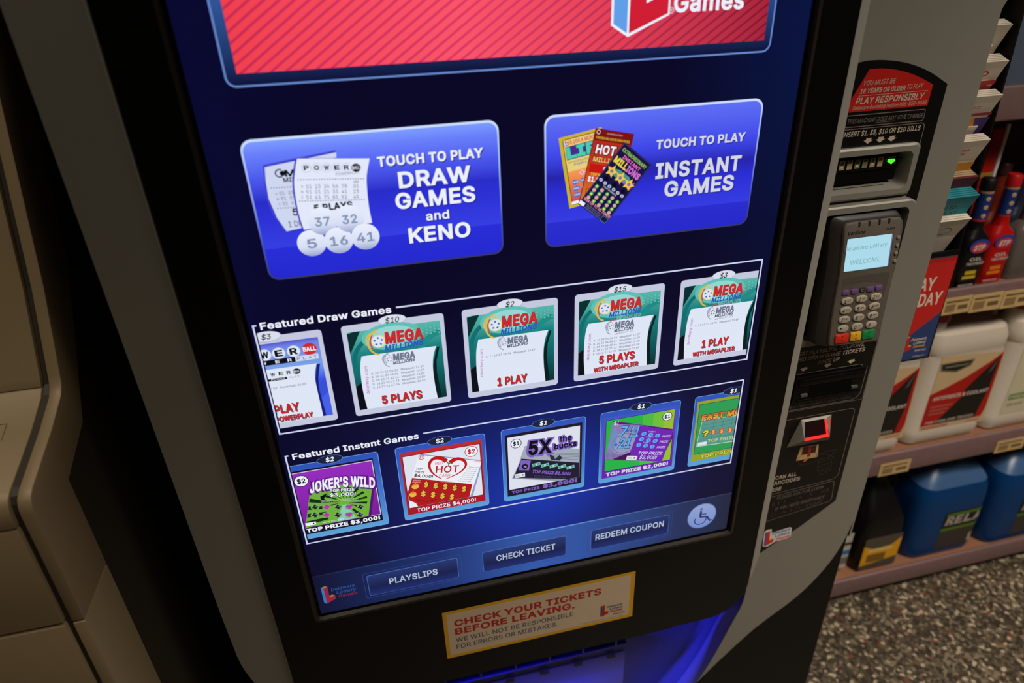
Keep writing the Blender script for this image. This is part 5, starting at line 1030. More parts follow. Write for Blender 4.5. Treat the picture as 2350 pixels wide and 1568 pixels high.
b.rect(q, 413.8, 138, 416.9, 146.4, TERM, 0.35); b.rect(q, 480.8, 113.5, 481.3, 154.6, em((206, 210, 240)), 0.3); b.rect(q, 481.4, 113, 483.0, 154.8, em((110, 130, 170)), 0.3); b.rect(q, 418, 112.0, 480, 112.8, em((96, 128, 140)), 0.3)
b.build('display', T, 'lit pale blue display reading Delaware Lottery WELCOME')
KEYM = pm('key_pale_grey', (176, 164, 142), 0.42); KINK = pm('key_ink', (20, 18, 16), 0.5)
keys = [('1', 'QZ.'), ('2', 'ABC'), ('3', 'DEF'), ('4', 'GHI'), ('5', 'JKL'), ('6', 'MNO'), ('7', 'PRS'), ('8', 'TUV'), ('9', 'WXY'), ('*', ",'\""), ('0', '-SP'), ('#', '')]
for k, (a, c) in enumerate(keys):
    r, q_ = divmod(k, 3); x = 427.8+q_*21.5-r*0.35; y = 72.3-r*12.95
    b = MB(); tsolid(b, [(x+8.4*math.cos(t)*(1 if abs(math.cos(t)) < .8 else 1), y+4.9*math.copysign(abs(math.sin(t))**0.75, math.sin(t))) for t in [2*math.pi*i/28 for i in range(28)]], -0.5, 1.8, KEYM, 0.8)
    b.text(TP, a, x-5.6, y-2.8, 5.4, KINK, 3.6, sh=0.2, bold=0.015, l=1.95)
    if c: b.text(TP, c, x-0.6, y-0.2, 2.2, KINK, 6.2, sh=0.2, l=1.95)
    b.build('key', T, 'pale key marked %s' % a)
PUR = pm('key_purple', (108, 76, 128), 0.42)
for x in (424.1, 437.2, 460.6, 473.3):
    b = MB(); tsolid(b, rrp(x-5.2, 80.6, x+5.2, 87.4, 2.2, 4), -0.5, 1.6, PUR, 0.7); b.build('key', T, 'purple function key')
b = MB(); tsolid(b, rrp(444.6, 81.4, 453.4, 88, 2.8, 4), -0.5, 1.2, TERM_D, 0.7); b.text(TP, 'C', 448.6, 82.6, 3.6, KEYM, 4.2, 'c', l=1.4); b.build('key', T, 'dark key between the purple keys')
for x0, x1, col, s, nm in ((416.6, 437.0, (214, 44, 24), 'X', 'red cancel key'), (439.4, 456.0, (222, 164, 34), '<', 'yellow clear key'), (457.6, 477.0, (26, 132, 66), 'O', 'green enter key')):
    b = MB(); tsolid(b, rrp(x0, 13.4, x1, 26.0, 2.4, 4), -0.5, 2.2, pm('key_%s' % nm.split()[0], col, 0.42), 0.9); b.text(TP, s, (x0+x1)/2, 21.4, 2.8, KINK, 3.2, 'c', 0.01, l=2.35); b.rframe(TP, (x0+x1)/2-1.4, 15.6, (x0+x1)/2+1.4, 18.6, 1.2, 0.4, KINK, 2.35); b.build('key', T, nm)
for y in (149.4, 139.0, 128.6, 118.2):
    b = MB(); tsolid(b, [(491.6+2.5*math.cos(2*math.pi*i/16), y+2.6*math.sin(2*math.pi*i/16)) for i in range(16)], -0.5, 1.6, pm('side_button_grey', (140, 128, 108), 0.4), 0.6); b.build('side_button', T)

# ================================================================= machine at the left
M = thing('service_machine', (-0.85, 0.25, -H), 'beige sheet metal machine with a sloped ledge, at the left edge beside the kiosk', 'machine')
prof = [(0.25, 0.62), (0.159, 0.366), (0.092, 0.178), (0.051, 0.090), (0.046, 0.080), (0.036, 0.072), (-0.007, 0.0575), (-0.080, 0.0385), (-0.089, 0.034), (-0.0935, 0.027), (-0.0950, 0.018), (-0.100, -0.129), (-0.103, -0.232), (-0.112, -H+0.03)]
def off(P, d): return [(y+d, z) for y, z in P]
b = MB(); up = prof[:5]; b.prism(up + [(0.60, 0.08), (0.60, 0.62)], -1.20, -0.540, BEIGE, axis='x', bev=0.0016); b.build('upper_front', M, 'tall beige front panel leaning back')
b = MB(); md = prof[4:11]; b.prism([(0.0462, 0.0795)] + md[1:] + [(-0.0955, 0.004), (0.60, 0.004), (0.60, 0.0795)], -1.20, -0.540, BEIGE, axis='x', bev=0.0016)
b.rect(Plane((0, -0.0072, 0.0576), (1, 0, 0), (0, 0.962, 0.272)), -640, -76, -562, -50, pm('ledge_seam', (70, 58, 42), 0.6), 0.0) if False else None
lp = Plane((0, -0.007, 0.0577), (1, 0, 0), Vector((0, 0.043, 0.0145)).normalized()); SEAM = pm('seam_dark', (44, 36, 26), 0.6)
b.rect(lp, -566.5, -86, -566.0, 16, SEAM, 0.25); b.rect(lp, -1150, 15.6, -566, 16.0, SEAM, 0.25)
b.ring(lp, -588, -60, 5, 5, 0.7, SEAM, 0.3, 20, 160); b.ring(lp, -577.5, -61, 4, 4, 0.7, SEAM, 0.3, 20, 160)
b.build('ledge', M, 'sloped beige ledge')
b = MB(); b.prism([(-0.0955, 0.002), (-0.1000, -0.1275), (0.60, -0.1275), (0.60, 0.002)], -1.20, -0.540, BEIGE, axis='x', bev=0.0016); b.build('drawer_front', M)
b = MB(); b.prism([(-0.1002, -0.1315), (-0.103, -0.232), (-0.112, -H+0.03), (0.60, -H+0.03), (0.60, -0.1315)], -1.20, -0.540, BEIGE, axis='x', bev=0.0016); b.build('lower_door', M)
GRV = pm('groove_dark_grey', (58, 50, 38), 0.5); inn = off(prof, 0.006)
b = MB(); b.prism(inn + [(0.598, -H+0.03), (0.598, 0.62)], -0.5405, -0.5325, GRV, axis='x'); b.build('side_groove', M, 'dark groove between front and side trim')
b = MB(); bk = [(0.335, 0.62), (0.240, 0.366), (0.173, 0.178), (0.058, 0.021), (-0.017, -0.003), (-0.018, -0.354), (-0.020, -H+0.03)]
tp = [(0.25, 0.62), (0.159, 0.366), (0.092, 0.178), (0.051, 0.090), (0.046, 0.080), (0.036, 0.072), (-0.007, 0.0575), (-0.080, 0.0385), (-0.089, 0.034), (-0.0935, 0.027), (-0.0950, 0.018), (-0.0995, -0.128)]
bh = [(0.335, 0.62), (0.240, 0.366), (0.173, 0.178), (0.058, 0.021), (-0.017, -0.003), (-0.018, -0.128)]
b.prism(tp + bh[::-1], -0.5325, -0.520, BEIGE, axis='x', bev=0.0012)
b.prism([(-0.1001, -0.1305), (-0.103, -0.232), (-0.112, -H+0.03), (-0.020, -H+0.03), (-0.018, -0.354), (-0.018, -0.1305)], -0.5325, -0.520, BEIGE, axis='x', bev=0.0012)
b.build('side_trim', M, 'narrow beige trim along the right side')
b = MB(); b.box(-1.18, -0.56, 0.02, 0.60, -H, -0.02, BLACK2); b.box(-1.18, -0.56, 0.27, 0.60, -0.02, 0.60, BLACK2); b.build('cabinet_body', M)
b = MB(); b.box(-1.20, -0.54, 0.24, 0.60, 0.62, 0.78, pm('topper_red', (210, 40, 20), 0.5), 0.004); b.build('topper', M, 'red topper')

# ================================================================= brochure rack on the kiosk's right side
R_ = thing('brochure_rack', (0.68, 0.2, -0.15), 'narrow black brochure rack fixed to the right side of the kiosk', 'rack')
RB = pm('rack_black_plastic', (10, 10, 10), 0.5, spec=0.25)
b = MB(); b.box(0.622, 0.738, 0.245, 0.252, -0.142, 0.62, RB); b.build('back_panel', R_)
for x in (0.620, 0.7345):
    b = MB(); b.prism([(0.252, -0.142), (0.125, -0.142), (0.128, 0.05), (0.150, 0.62), (0.252, 0.62)], x, x+0.0035, RB, axis='x'); b.build('side_panel', R_)
for z in (0.30, -0.05):
    b = MB(); b.box(0.578, 0.6195, 0.17, 0.21, z, z+0.04, RB); b.build('mounting_bracket', R_)
b = MB(); b.box(0.6235, 0.7345, 0.125, 0.245, -0.142, -0.138, RB); b.build('base_plate', R_)
b = MB(); b.box(0.6235, 0.7345, 0.1235, 0.1275, 0.047, 0.056, RB); b.build('sign_rail', R_)
WP = WHITEP; MAR = pm('brochure_maroon', (96, 24, 34), 0.55); TEALP = pm('brochure_teal', (30, 132, 142), 0.55); REDB = pm('brochure_red', (178, 40, 40), 0.55); YB = pm('brochure_yellow', (204, 140, 40), 0.55); TANP = pm('brochure_tan', (168, 142, 106), 0.55)
# (top right corner depth, height, colour, kind, count, label of front one, label of those behind, group)
RX = 0.7285
rows = [
    (0.150, 0.432, WP, 'plain', 6, 'white brochure at the very top of the black rack', 'white brochures in the top pocket', 1.0),
    (0.1435, 0.376, WP, 'dark', 6, 'white brochure with dark print low down, second pocket from the top of the rack', 'white brochures in the second pocket', 1.0),
    (0.132, 0.331, WP, 'red', 7, 'white brochure with a red oval and red band, third pocket of the rack', 'white brochures in the third pocket', 1.0),
    (0.126, 0.287, WP, 'orange', 6, 'white brochure with a red strip above orange, fourth pocket of the rack', 'white brochures in the fourth pocket', 1.0),
    (0.124, 0.226, WP, 'gold', 6, 'white brochure with small red words above gold, fifth pocket of the rack', 'white brochures in the fifth pocket', 1.0),
    (0.1245, 0.172, MAR, 'maroon', 7, 'maroon brochure in front of tan paper edges, sixth pocket of the rack', 'tan brochures behind the maroon one', 0.8),
    (0.1135, 0.147, TEALP, 'teal', 7, 'teal brochure reading HOW TO PLAY, second pocket from the bottom of the rack', 'teal brochures behind the front one', 0.8),
    (0.1155, 0.110, WP, 'oval', 6, 'white brochure with a blue oval in the lowest pocket of the rack', 'white brochures in the lowest pocket', 1.0)]
lean = 0.42
def sheet(b, x0, x1, y, z, ln, th, mat, slope):
    """folded leaflet: top edge at (y,z), foot further back"""
    d = Vector((0, slope, -1)).normalized(); nrm = Vector((0, -1, -slope)).normalized(); secs = []
    for t in (0, 0.15, 0.5, 1.0):
        c = Vector((0, y, z)) + d*(ln*t); bow = nrm*(-0.002*math.sin(t*3.14))
        secs.append([Vector((x0, c.y, c.z))+bow, Vector((x1, c.y, c.z))+bow, Vector((x1, c.y, c.z))+bow-nrm*th, Vector((x0, c.y, c.z))+bow-nrm*th])
    b.loft(secs, mat, sm=False)
for ri, (y, z, mat, kd, n, lab, grp, _) in enumerate(rows):
    zn = rows[ri+1][1]-0.008 if ri+1 < len(rows) else 0.06
    b = MB(); ln = 0.075 if ri not in (6,) else 0.05
    b.box(0.6240, 0.7340, y+0.050, y+0.054, z-0.085, z-0.03, RB); b.build('pocket', R_)
    rnd = random.Random(ri); sl = 0.42 if kd != 'oval' else 0.5
    foot = max(ln, z-zn)*1.0
    for k in range(n-1, -1, -1):
        th = 0.0034; yy = y + k*0.0042; zz = z + k*0.0016 + (0.010 if k >= n-2 else 0) ; xx = RX - (0 if k < n-2 else 0.012) - rnd.random()*0.0015
        b = MB(); body = mat if k == 0 or kd not in ('maroon',) else TANP
        sheet(b, 0.627, xx, yy, zz, foot, th, body, sl)
        if k == 0:
            d = Vector((0, sl, -1)).normalized(); q = Plane((0.627, yy, zz), (1, 0, 0), -d); Wd = (xx-0.627)*1000; fl = foot*1000; lf = 2.2
            if kd == 'dark': b.text(q, 'RESULTS', Wd-36, -fl*0.72, 4, pm('brochure_ink', (60, 40, 50), 0.5), 22, bold=0.02, l=lf)
            if kd == 'red': b.ell(q, Wd-31, -16, 6.5, 4, REDB, lf, 18); b.ell(q, Wd-31, -16, 4, 2, WP, lf+0.1, 14); b.rect(q, 2, -34, Wd-3, -27, REDB, lf); b.rect(q, 2, -fl, Wd-5, -35.5, pm('brochure_rose', (150, 56, 60), 0.55), lf)
            if kd == 'orange': b.rect(q, 2, -30, Wd-2, -25, pm('brochure_rose', (150, 56, 60), 0.55), lf); b.rect(q, 2, -fl, Wd-1, -33, YB, lf); b.poly(q, [(Wd-26, -33), (Wd, -33), (Wd, -fl), (Wd-8, -fl)], pm('brochure_violet', (70, 44, 110), 0.55), lf+0.1); b.text(q, 'PLAY IT', Wd-50, -18, 4, REDB, 22, bold=0.03, l=lf)
            if kd == 'gold': b.text(q, 'BONUS', Wd-48, -16, 4.4, REDB, 20, bold=0.03, l=lf); b.text(q, 'GAME', Wd-48, -22, 4.4, REDB, 16, bold=0.03, l=lf); b.rect(q, 2, -fl, Wd-4, -36, YB, lf)
            if kd == 'teal': IN = pm('brochure_ink', (60, 40, 50), 0.5); b.text(q, 'INSTANT GAMES', Wd-84, -9, 3.2, IN, 66, sh=0.15, l=lf); b.text(q, 'HOW TO', Wd-72, -20, 7, pm('black_print', (14, 12, 11), 0.5), 40, bold=0.02, sh=0.2, l=lf); b.text(q, 'PLAY', Wd-54, -31, 7, pm('black_print', (14, 12, 11), 0.5), 32, bold=0.02, sh=0.2, l=lf)
            if kd == 'oval': b.ring(q, Wd-38, -20, 14, 8, 1.6, pm('brochure_blue', (50, 110, 150), 0.5), lf); b.ring(q, Wd-60, -42, 9, 7, 1.2, pm('brochure_grey', (120, 124, 130), 0.5), lf); b.ell(q, Wd-55, -58, 3, 2, pm('brochure_ink', (60, 40, 50), 0.5), lf, 12)
        base = Vector((0.678, yy+0.02, zz-foot))
        o = b.build('brochure', base=base)
        if k == 0: tag(o, lab, 'brochure')
        else: tag(o, 'one of the %s on the black rack' % grp, 'brochure', grp + ' of the rack')

# poster in the rack's sign holder
b = MB(); q = Plane((0, 0.1215, 0)); NB = pm('poster_blue', (44, 62, 108), 0.5); PRD = pm('poster_red', (196, 34, 28), 0.5)
b.box(0.626, 0.7305, 0.1218, 0.1236, -0.137, 0.0475, pm('sign_board', (60, 54, 50), 0.6))
b.poly(q, [(626, -136.5), (730.5, -136.5), (730.5, -51), (679, -90), (626, -130)], NB, 0.1); b.poly(q, [(626, 47), (730.5, 47), (730.5, -51), (679, -90), (626, -130)], PRD, 0.1)
b.rect(q, 626, 40, 730.5, 47, pm('poster_red_dark', (170, 28, 26), 0.5), 0.15)
b.text(q, 'PLAY', 648, -8, 23, WHITEP, 55, bold=0.035, l=0.2); b.text(q, 'TODAY', 649, -36, 23.5, WHITEP, 74, bold=0.035, l=0.2)
logo(b, q, 676, -119, 0.86, NB, PRD, YEL, WHITEP, YEL, 0.3, slogan='More Fun!')
b.text(q, 'delottery.com', 700, -133, 3, WHITEP, 22, l=0.2)
tag(b.build('poster', base=(0.68, 0.122, -0.137)), 'red and blue poster with big white letters ending in AY and DAY, below the brochures', 'poster')

# ================================================================= store shelving behind
G = thing('shelving_unit', (1.6, 0.55, -H), 'store shelving unit with brown edged shelves of car fluids, right of the kiosk', 'shelf')
LIPM = pm('shelf_lip_brown', (126, 97, 93), 0.45, bump=0.05, bscale=60, vary=0.15); DECK = pm('shelf_deck_tan', (150, 102, 72), 0.6, vary=0.2)
GBK = pm('shelf_back_dark', (30, 27, 24), 0.7)
X0, X1 = 0.80, 2.6
b = MB(); b.box(X0, X1, 0.80, 0.83, -H, 0.80, GBK); b.build('back_panel', G)
for z, hh, nm in ((-0.957, 0.056, 'base_deck'), (-0.5455, 0.062, 'shelf'), (-0.133, 0.058, 'shelf'), (0.258, 0.061, 'shelf')):
    b = MB(); b.box(X0, X1, 0.333, 0.80, z-0.020, z-0.012, DECK)
    o = b.build(nm, G)
    b = MB(); b.box(X0, X1, 0.322, 0.333, z-hh, z, LIPM, 0.004, 3); b.build('shelf_lip', o, 'brown rounded shelf edge')
b = MB(); b.box(X0, X1, 0.345, 0.36, -H, -1.012, pm('kick_black', (12, 11, 10), 0.5)); b.build('kick_plate', G)
for x in (X0, 1.9, X1):
    b = MB(); b.box(x-0.012, x+0.012, 0.77, 0.80, -H, 0.80, GBK); b.build('upright', G)
TAGP = pm('price_tag_cream', (206, 170, 112), 0.55); TGI = pm('price_tag_ink', (110, 86, 56), 0.55); CRM2 = pm('price_tag_orange', (190, 140, 80), 0.55)
def price_tag(x0, x1, z0, z1, lab, grp=None, seed=0):
    b = MB(); q = Plane((0, 0.3203, 0)); b.box(x0, x1, 0.3204, 0.3216, z0, z1, TAGP); a, c, d, e = x0*1000, x1*1000, z0*1000, z1*1000; w_ = c-a; h_ = e-d
    b.rect(q, a+w_*0.08, e-h_*0.3, c-w_*0.1, e-h_*0.18, TGI, 0.1); b.rect(q, a+w_*0.55, d+h_*0.25, c-w_*0.1, d+h_*0.5, TGI, 0.1)
    for k in range(9): b.rect(q, a+w_*(0.1+k*0.04), d+h_*0.15, a+w_*(0.125+k*0.04), d+h_*0.6, TGI, 0.1)
    tag(b.build('price_tag', base=((x0+x1)/2, 0.3215, z0)), lab, 'price tag', grp)
price_tag(0.955, 1.022, -0.189, -0.151, 'cream price tag on the upper shelf edge, right beside the poster', 'price tags on the upper shelf edge')
price_tag(1.0235, 1.100, -0.193, -0.153, 'cream price tag on the upper shelf edge, above the left part of the white jug', 'price tags on the upper shelf edge')
price_tag(1.1015, 1.178, -0.195, -0.155, 'cream price tag on the upper shelf edge, at the right picture edge', 'price tags on the upper shelf edge')
price_tag(0.917, 1.000, -0.608, -0.572, 'cream price tag under the white jugs, above the black oil bottle', 'price tags on the middle shelf edge')
price_tag(1.242, 1.326, -0.609, -0.574, 'cream price tag on the middle shelf edge, above the blue jugs at the right', 'price tags on the middle shelf edge')

# ---- white antifreeze jugs
JW = pm('jug_white_plastic', (206, 192, 172), 0.38, spec=0.4, vary=0.02); JL = pm('jug_label_tan', (206, 174, 130), 0.5); JR = pm('jug_label_red', (176, 22, 10), 0.5); JB = pm('jug_label_black', (26, 20, 16), 0.5)
JX, JY, JZ = 1.100, 0.345, -0.5575
def make_jug(label, kind):
    t = thing('fluid_jug', (JX, JY+0.075, JZ), label, 'jug', 'white fluid jugs on the middle shelf')
    b = MB(); w2 = 0.108; dpt = 0.15; cy = JY+dpt/2
    def ring(z, sx, sy, r=0.030, dx=0): return [(JX+dx+x, cy+y, z) for x, y in rrp(-w2*sx, -dpt/2*sy, w2*sx, dpt/2*sy, r, 5)]
    b.loft([ring(JZ, 0.93, 0.90), ring(JZ+0.006, 0.98, 0.97), ring(JZ+0.022, 1.0, 1.0), ring(JZ+0.040, 1.0, 1.0), ring(JZ+0.044, 0.985, 0.985), ring(JZ+0.235, 0.985, 0.985), ring(JZ+0.243, 0.97, 0.97), ring(JZ+0.248, 0.99, 0.99), ring(JZ+0.272, 0.985, 0.98), ring(JZ+0.292, 0.93, 0.90), ring(JZ+0.302, 0.80, 0.70), ring(JZ+0.306, 0.5, 0.4)], JW)
    b.build('body', t)
    b = MB(); b.tube(spl([(JX+0.088, cy, JZ+0.270), (JX+0.094, cy, JZ+0.306), (JX+0.082, cy, JZ+0.336), (JX+0.04, cy, JZ+0.347), (JX-0.02, cy, JZ+0.343), (JX-0.045, cy, JZ+0.325), (JX-0.055, cy, JZ+0.295)], 5), 0.019, JW, 14, 1.15); b.build('handle', t)
    b = MB(); b.lathe([(0.026, JZ+0.285), (0.025, JZ+0.325)], JX-0.080, cy-0.03, JW); b.build('neck', t)
    b = MB(); b.lathe([(0.029, JZ+0.322), (0.029, JZ+0.346), (0.026, JZ+0.349)], JX-0.080, cy-0.03, pm('cap_red', (176, 26, 20), 0.4)); b.build('cap', t, 'red cap')
    b = MB(); q = Plane((JX-1.1, JY+0.0006, 0)); st = len(b.V)
    if kind == 'red':
        b.poly(q, [(1024, -313), (1193, -325), (1200, -503), (1200, -520), (1024, -520)], JL, 0.2)
        b.poly(q, [(1191, -326), (1165, -346), (1110, -378), (1060, -400), (1023, -413), (1023, -503), (1190, -503), (1196, -480)], JR, 0.4)
        b.poly(q, [(1186, -334), (1150, -374), (1115, -416), (1128, -428), (1112, -436), (1100, -452), (1076, -480), (1056, -502), (1172, -502), (1184, -430)], JB, 0.6)
        b.poly(q, [(1186, -336), (1172, -362), (1166, -380), (1176, -370)], pm('jug_label_grey', (90, 80, 72), 0.5), 0.7)
        b.poly(q, [(1026, -332), (1116, -332), (1110, -349), (1074, -361), (1030, -352)], pm('badge_edge', (120, 108, 84), 0.5), 0.4); b.poly(q, [(1031, -335), (1110, -335), (1105, -347), (1073, -357), (1034, -349)], pm('badge_green_black', (30, 30, 22), 0.5), 0.6); b.rect(q, 1040, -345, 1102, -341, pm('badge_pale', (130, 122, 96), 0.5), 0.7)
        b.text(q, 'ANTIFREEZE & COOLANT', 1034, -432, 10, pm('white_print', (214, 200, 186), 0.5), 150, bold=0.03, l=0.9)
        for k in range(3): b.rect(q, 1034, -452-k*10, 1094-k*8, -448-k*10, pm('pink_print', (180, 96, 84), 0.5), 0.8)
        b.text(q, 'FOR CARS AND TRUCKS', 1034, -498, 7, pm('white_print', (214, 200, 186), 0.5), 132, bold=0.02, l=0.9)
        b.rect(q, 1028, -512, 1100, -507, pm('pink_print', (180, 96, 84), 0.5), 0.5); b.rect(q, 1150, -513, 1190, -508, pm('pink_print2', (200, 130, 100), 0.5), 0.5)
    else:
        b.poly(q, [(1026, -330), (1192, -330), (1192, -512), (1026, -512)], pm('jug_label_pale', (206, 196, 160), 0.5), 0.2); b.rect(q, 1034, -472, 1140, -455, pm('jug_label_green', (96, 132, 30), 0.5), 0.4); b.text(q, 'PREMIXED', 1038, -469, 10, pm('white_print', (214, 200, 186), 0.5), 90, bold=0.02, l=0.6); b.text(q, 'READY TO USE', 1038, -490, 8, pm('jug_ink', (90, 84, 70), 0.5), 100, l=0.5)
    b.build('label', t, 'red and black label' if kind == 'red' else 'pale label with a green band'); return t
jug = make_jug('white antifreeze jug with a red and black label, whole beside the poster', 'red')
jl = copy_tree(jug); jl.location.x -= 0.2240; jl.location.y -= 0.004; jl['label'] = 'white antifreeze jug half hidden behind the silver kiosk, below the poster'
sv = JX; JX = 1.322; jg = make_jug('white jug with a green band on its label, cut by the right picture edge', 'green'); JX = sv

# ---- blue washer fluid jugs on the lowest shelf
BJ = pm('washer_fluid_blue', (1, 58, 112), 0.35, spec=0.3); BJC = pm('jug_clear_top', (120, 132, 150), 0.3); DZ = -0.9735
def make_blue(label):
    t = thing('washer_fluid_jug', (1.215, 0.46, DZ), label, 'jug', 'blue washer fluid jugs on the lowest shelf')
    cx, cy, hw = 1.225, 0.455, 0.110
    def sq(z, k, r=0.040): return [(cx+x, cy+y, z) for x, y in rrp(-hw*k, -hw*k, hw*k, hw*k, r*k, 6)]
    b = MB(); b.loft([sq(DZ, 0.93), sq(DZ+0.008, 0.98), sq(DZ+0.02, 1), sq(DZ+0.19, 1), sq(DZ+0.215, 0.98), sq(DZ+0.238, 0.92)], BJ); b.build('body', t)
    b = MB(); b.loft([sq(DZ+0.238, 0.92), sq(DZ+0.262, 0.80, 0.05), sq(DZ+0.285, 0.62, 0.06), sq(DZ+0.306, 0.40, 0.08), sq(DZ+0.324, 0.27, 0.10), sq(DZ+0.332, 0.26, 0.10)], pm('washer_fluid_shoulder', (66, 98, 140), 0.3)); b.build('shoulder', t, 'paler blue shoulder')
    b = MB(); b.tube(spl([(cx-0.07, cy-0.02, DZ+0.235), (cx-0.085, cy-0.03, DZ+0.285), (cx-0.05, cy-0.02, DZ+0.318), (cx-0.015, cy-0.005, DZ+0.318)], 5), 0.014, BJ, 12); b.build('handle', t)
    b = MB(); b.lathe([(0.026, DZ+0.328), (0.026, DZ+0.350), (0.023, DZ+0.353)], cx, cy, pm('cap_white', (200, 200, 200), 0.4), 24); b.build('cap', t, 'white cap')
    b = MB(); q = Plane((1.198, cy-hw-0.0004, 0)); B2 = pm('blue_jug_label_dark', (58, 52, 44), 0.5); GR = pm('blue_jug_label_green', (90, 128, 20), 0.5); BK = pm('blue_jug_label_black', (20, 20, 22), 0.5); WT = pm('blue_jug_label_white', (176, 166, 150), 0.5)
    z0, z1 = -968+22, -968+152
    b.rect(q, 0, z0, 122, z1, B2, 0.0, 12); b.rect(q, 0, z1-56, 122, z1, BK, 0.2, 12); b.rect(q, 6, z1-13, 122, z1-5, GR, 0.4, 12); b.rect(q, 0, z0+66, 122, z0+74, GR, 0.4, 12); b.rect(q, 6, z0+84, 122, z0+91, pm('blue_jug_label_grey', (110, 100, 88), 0.5), 0.4, 12)
    for k, s in enumerate('RELA'): b.text(q, s, 8+k*28, z1-44, 29, WT, 25, bold=0.05, sh=0.1, l=0.6)
    b.rect(q, 100, z0+8, 114, z0+38, WT, 0.4, 3)
    rc = 0.040; fx = cx+hw-rc
    def wrap(v):
        if v.x <= fx: return v
        a = (v.x-fx)/rc; rr = rc + (cy-hw) - v.y; return Vector((fx+rr*math.sin(a), cy-hw+rc-rr*math.cos(a), v.z))
    b.warp(0, wrap); b.build('label', t, 'dark label with green stripes'); return t
bj = make_blue('blue washer fluid jug standing right beside the black oil bottle')
bj2 = copy_tree(bj); bj2.location.x += 0.238; bj2.location.y -= 0.006; bj2['label'] = 'blue washer fluid jug at the right picture edge on the lowest shelf'

# ---- black oil bottle with yellow label, and the pale bottle beside it
t = thing('oil_bottle', (1.02, 0.43, DZ), 'black oil bottle with a yellow label on the lowest shelf', 'bottle')
BB = pm('bottle_black', (14, 12, 12), 0.35, spec=0.4); cx, cy = 1.022, 0.425
def rr2(z, w2, d2, r=0.025): return [(cx+x, cy+y, z) for x, y in rrp(-w2, -d2, w2, d2, r, 5)]
b = MB(); b.loft([rr2(DZ, 0.058, 0.07), rr2(DZ+0.008, 0.063, 0.078), rr2(DZ+0.13, 0.064, 0.080), rr2(DZ+0.165, 0.062, 0.078), rr2(DZ+0.205, 0.050, 0.060), rr2(DZ+0.245, 0.034, 0.034, 0.02), rr2(DZ+0.275, 0.020, 0.020, 0.016), rr2(DZ+0.292, 0.020, 0.020, 0.016)], BB); b.build('body', t)
b = MB(); b.tube(spl([(cx+0.035, cy, DZ+0.235), (cx+0.060, cy, DZ+0.25), (cx+0.064, cy, DZ+0.20), (cx+0.056, cy, DZ+0.165)], 5), 0.010, BB, 10); b.build('handle', t)
b = MB(); b.lathe([(0.024, DZ+0.288), (0.024, DZ+0.312), (0.021, DZ+0.315)], cx, cy, pm('cap_black', (24, 24, 22), 0.4), 24); b.build('cap', t)
b = MB(); q = Plane((0, cy-0.0806, 0)); YL = pm('oil_label_yellow', (226, 160, 10), 0.5)
b.rect(q, 968, -960, 1078, -848, pm('oil_label_grey', (84, 74, 60), 0.5), 0.0); b.poly(q, [(968, -946), (1078, -930), (1078, -862), (1050, -886), (1000, -890), (968, -874)], YL, 0.2)
b.rect(q, 984, -900, 1056, -888, pm('oil_label_pale', (230, 190, 110), 0.5), 0.3); b.rect(q, 984, -936, 1040, -908, pm('oil_label_brown', (130, 92, 20), 0.5), 0.3)
b.build('label', t, 'yellow and grey label')
t = thing('bottle', (0.905, 0.43, DZ), 'white and blue labelled bottle mostly hidden between the kiosk and the black oil bottle', 'bottle'); cx, cy = 0.898, 0.425
b = MB(); b.loft([rr2(DZ, 0.045, 0.06), rr2(DZ+0.01, 0.048, 0.064), rr2(DZ+0.16, 0.048, 0.064), rr2(DZ+0.20, 0.03, 0.04), rr2(DZ+0.23, 0.016, 0.016, 0.012)], pm('bottle_grey', (80, 76, 72), 0.4)); b.build('body', t)
b = MB(); b.lathe([(0.019, DZ+0.228), (0.019, DZ+0.25)], cx, cy, pm('cap_black', (24, 24, 22), 0.4), 20); b.build('cap', t)
b = MB(); q = Plane((0, cy-0.0645, 0)); b.rect(q, 858, -955, 940, -830, pm('hidden_label_white', (190, 184, 170), 0.5), 0.1); b.rect(q, 858, -905, 940, -890, pm('hidden_label_blue', (40, 110, 160), 0.5), 0.2); b.rect(q, 858, -872, 940, -862, pm('hidden_label_black', (40, 38, 36), 0.5), 0.2); b.rect(q, 858, -940, 940, -915, pm('hidden_label_grey', (120, 112, 104), 0.5), 0.2); b.build('label', t, 'white label with a blue band')

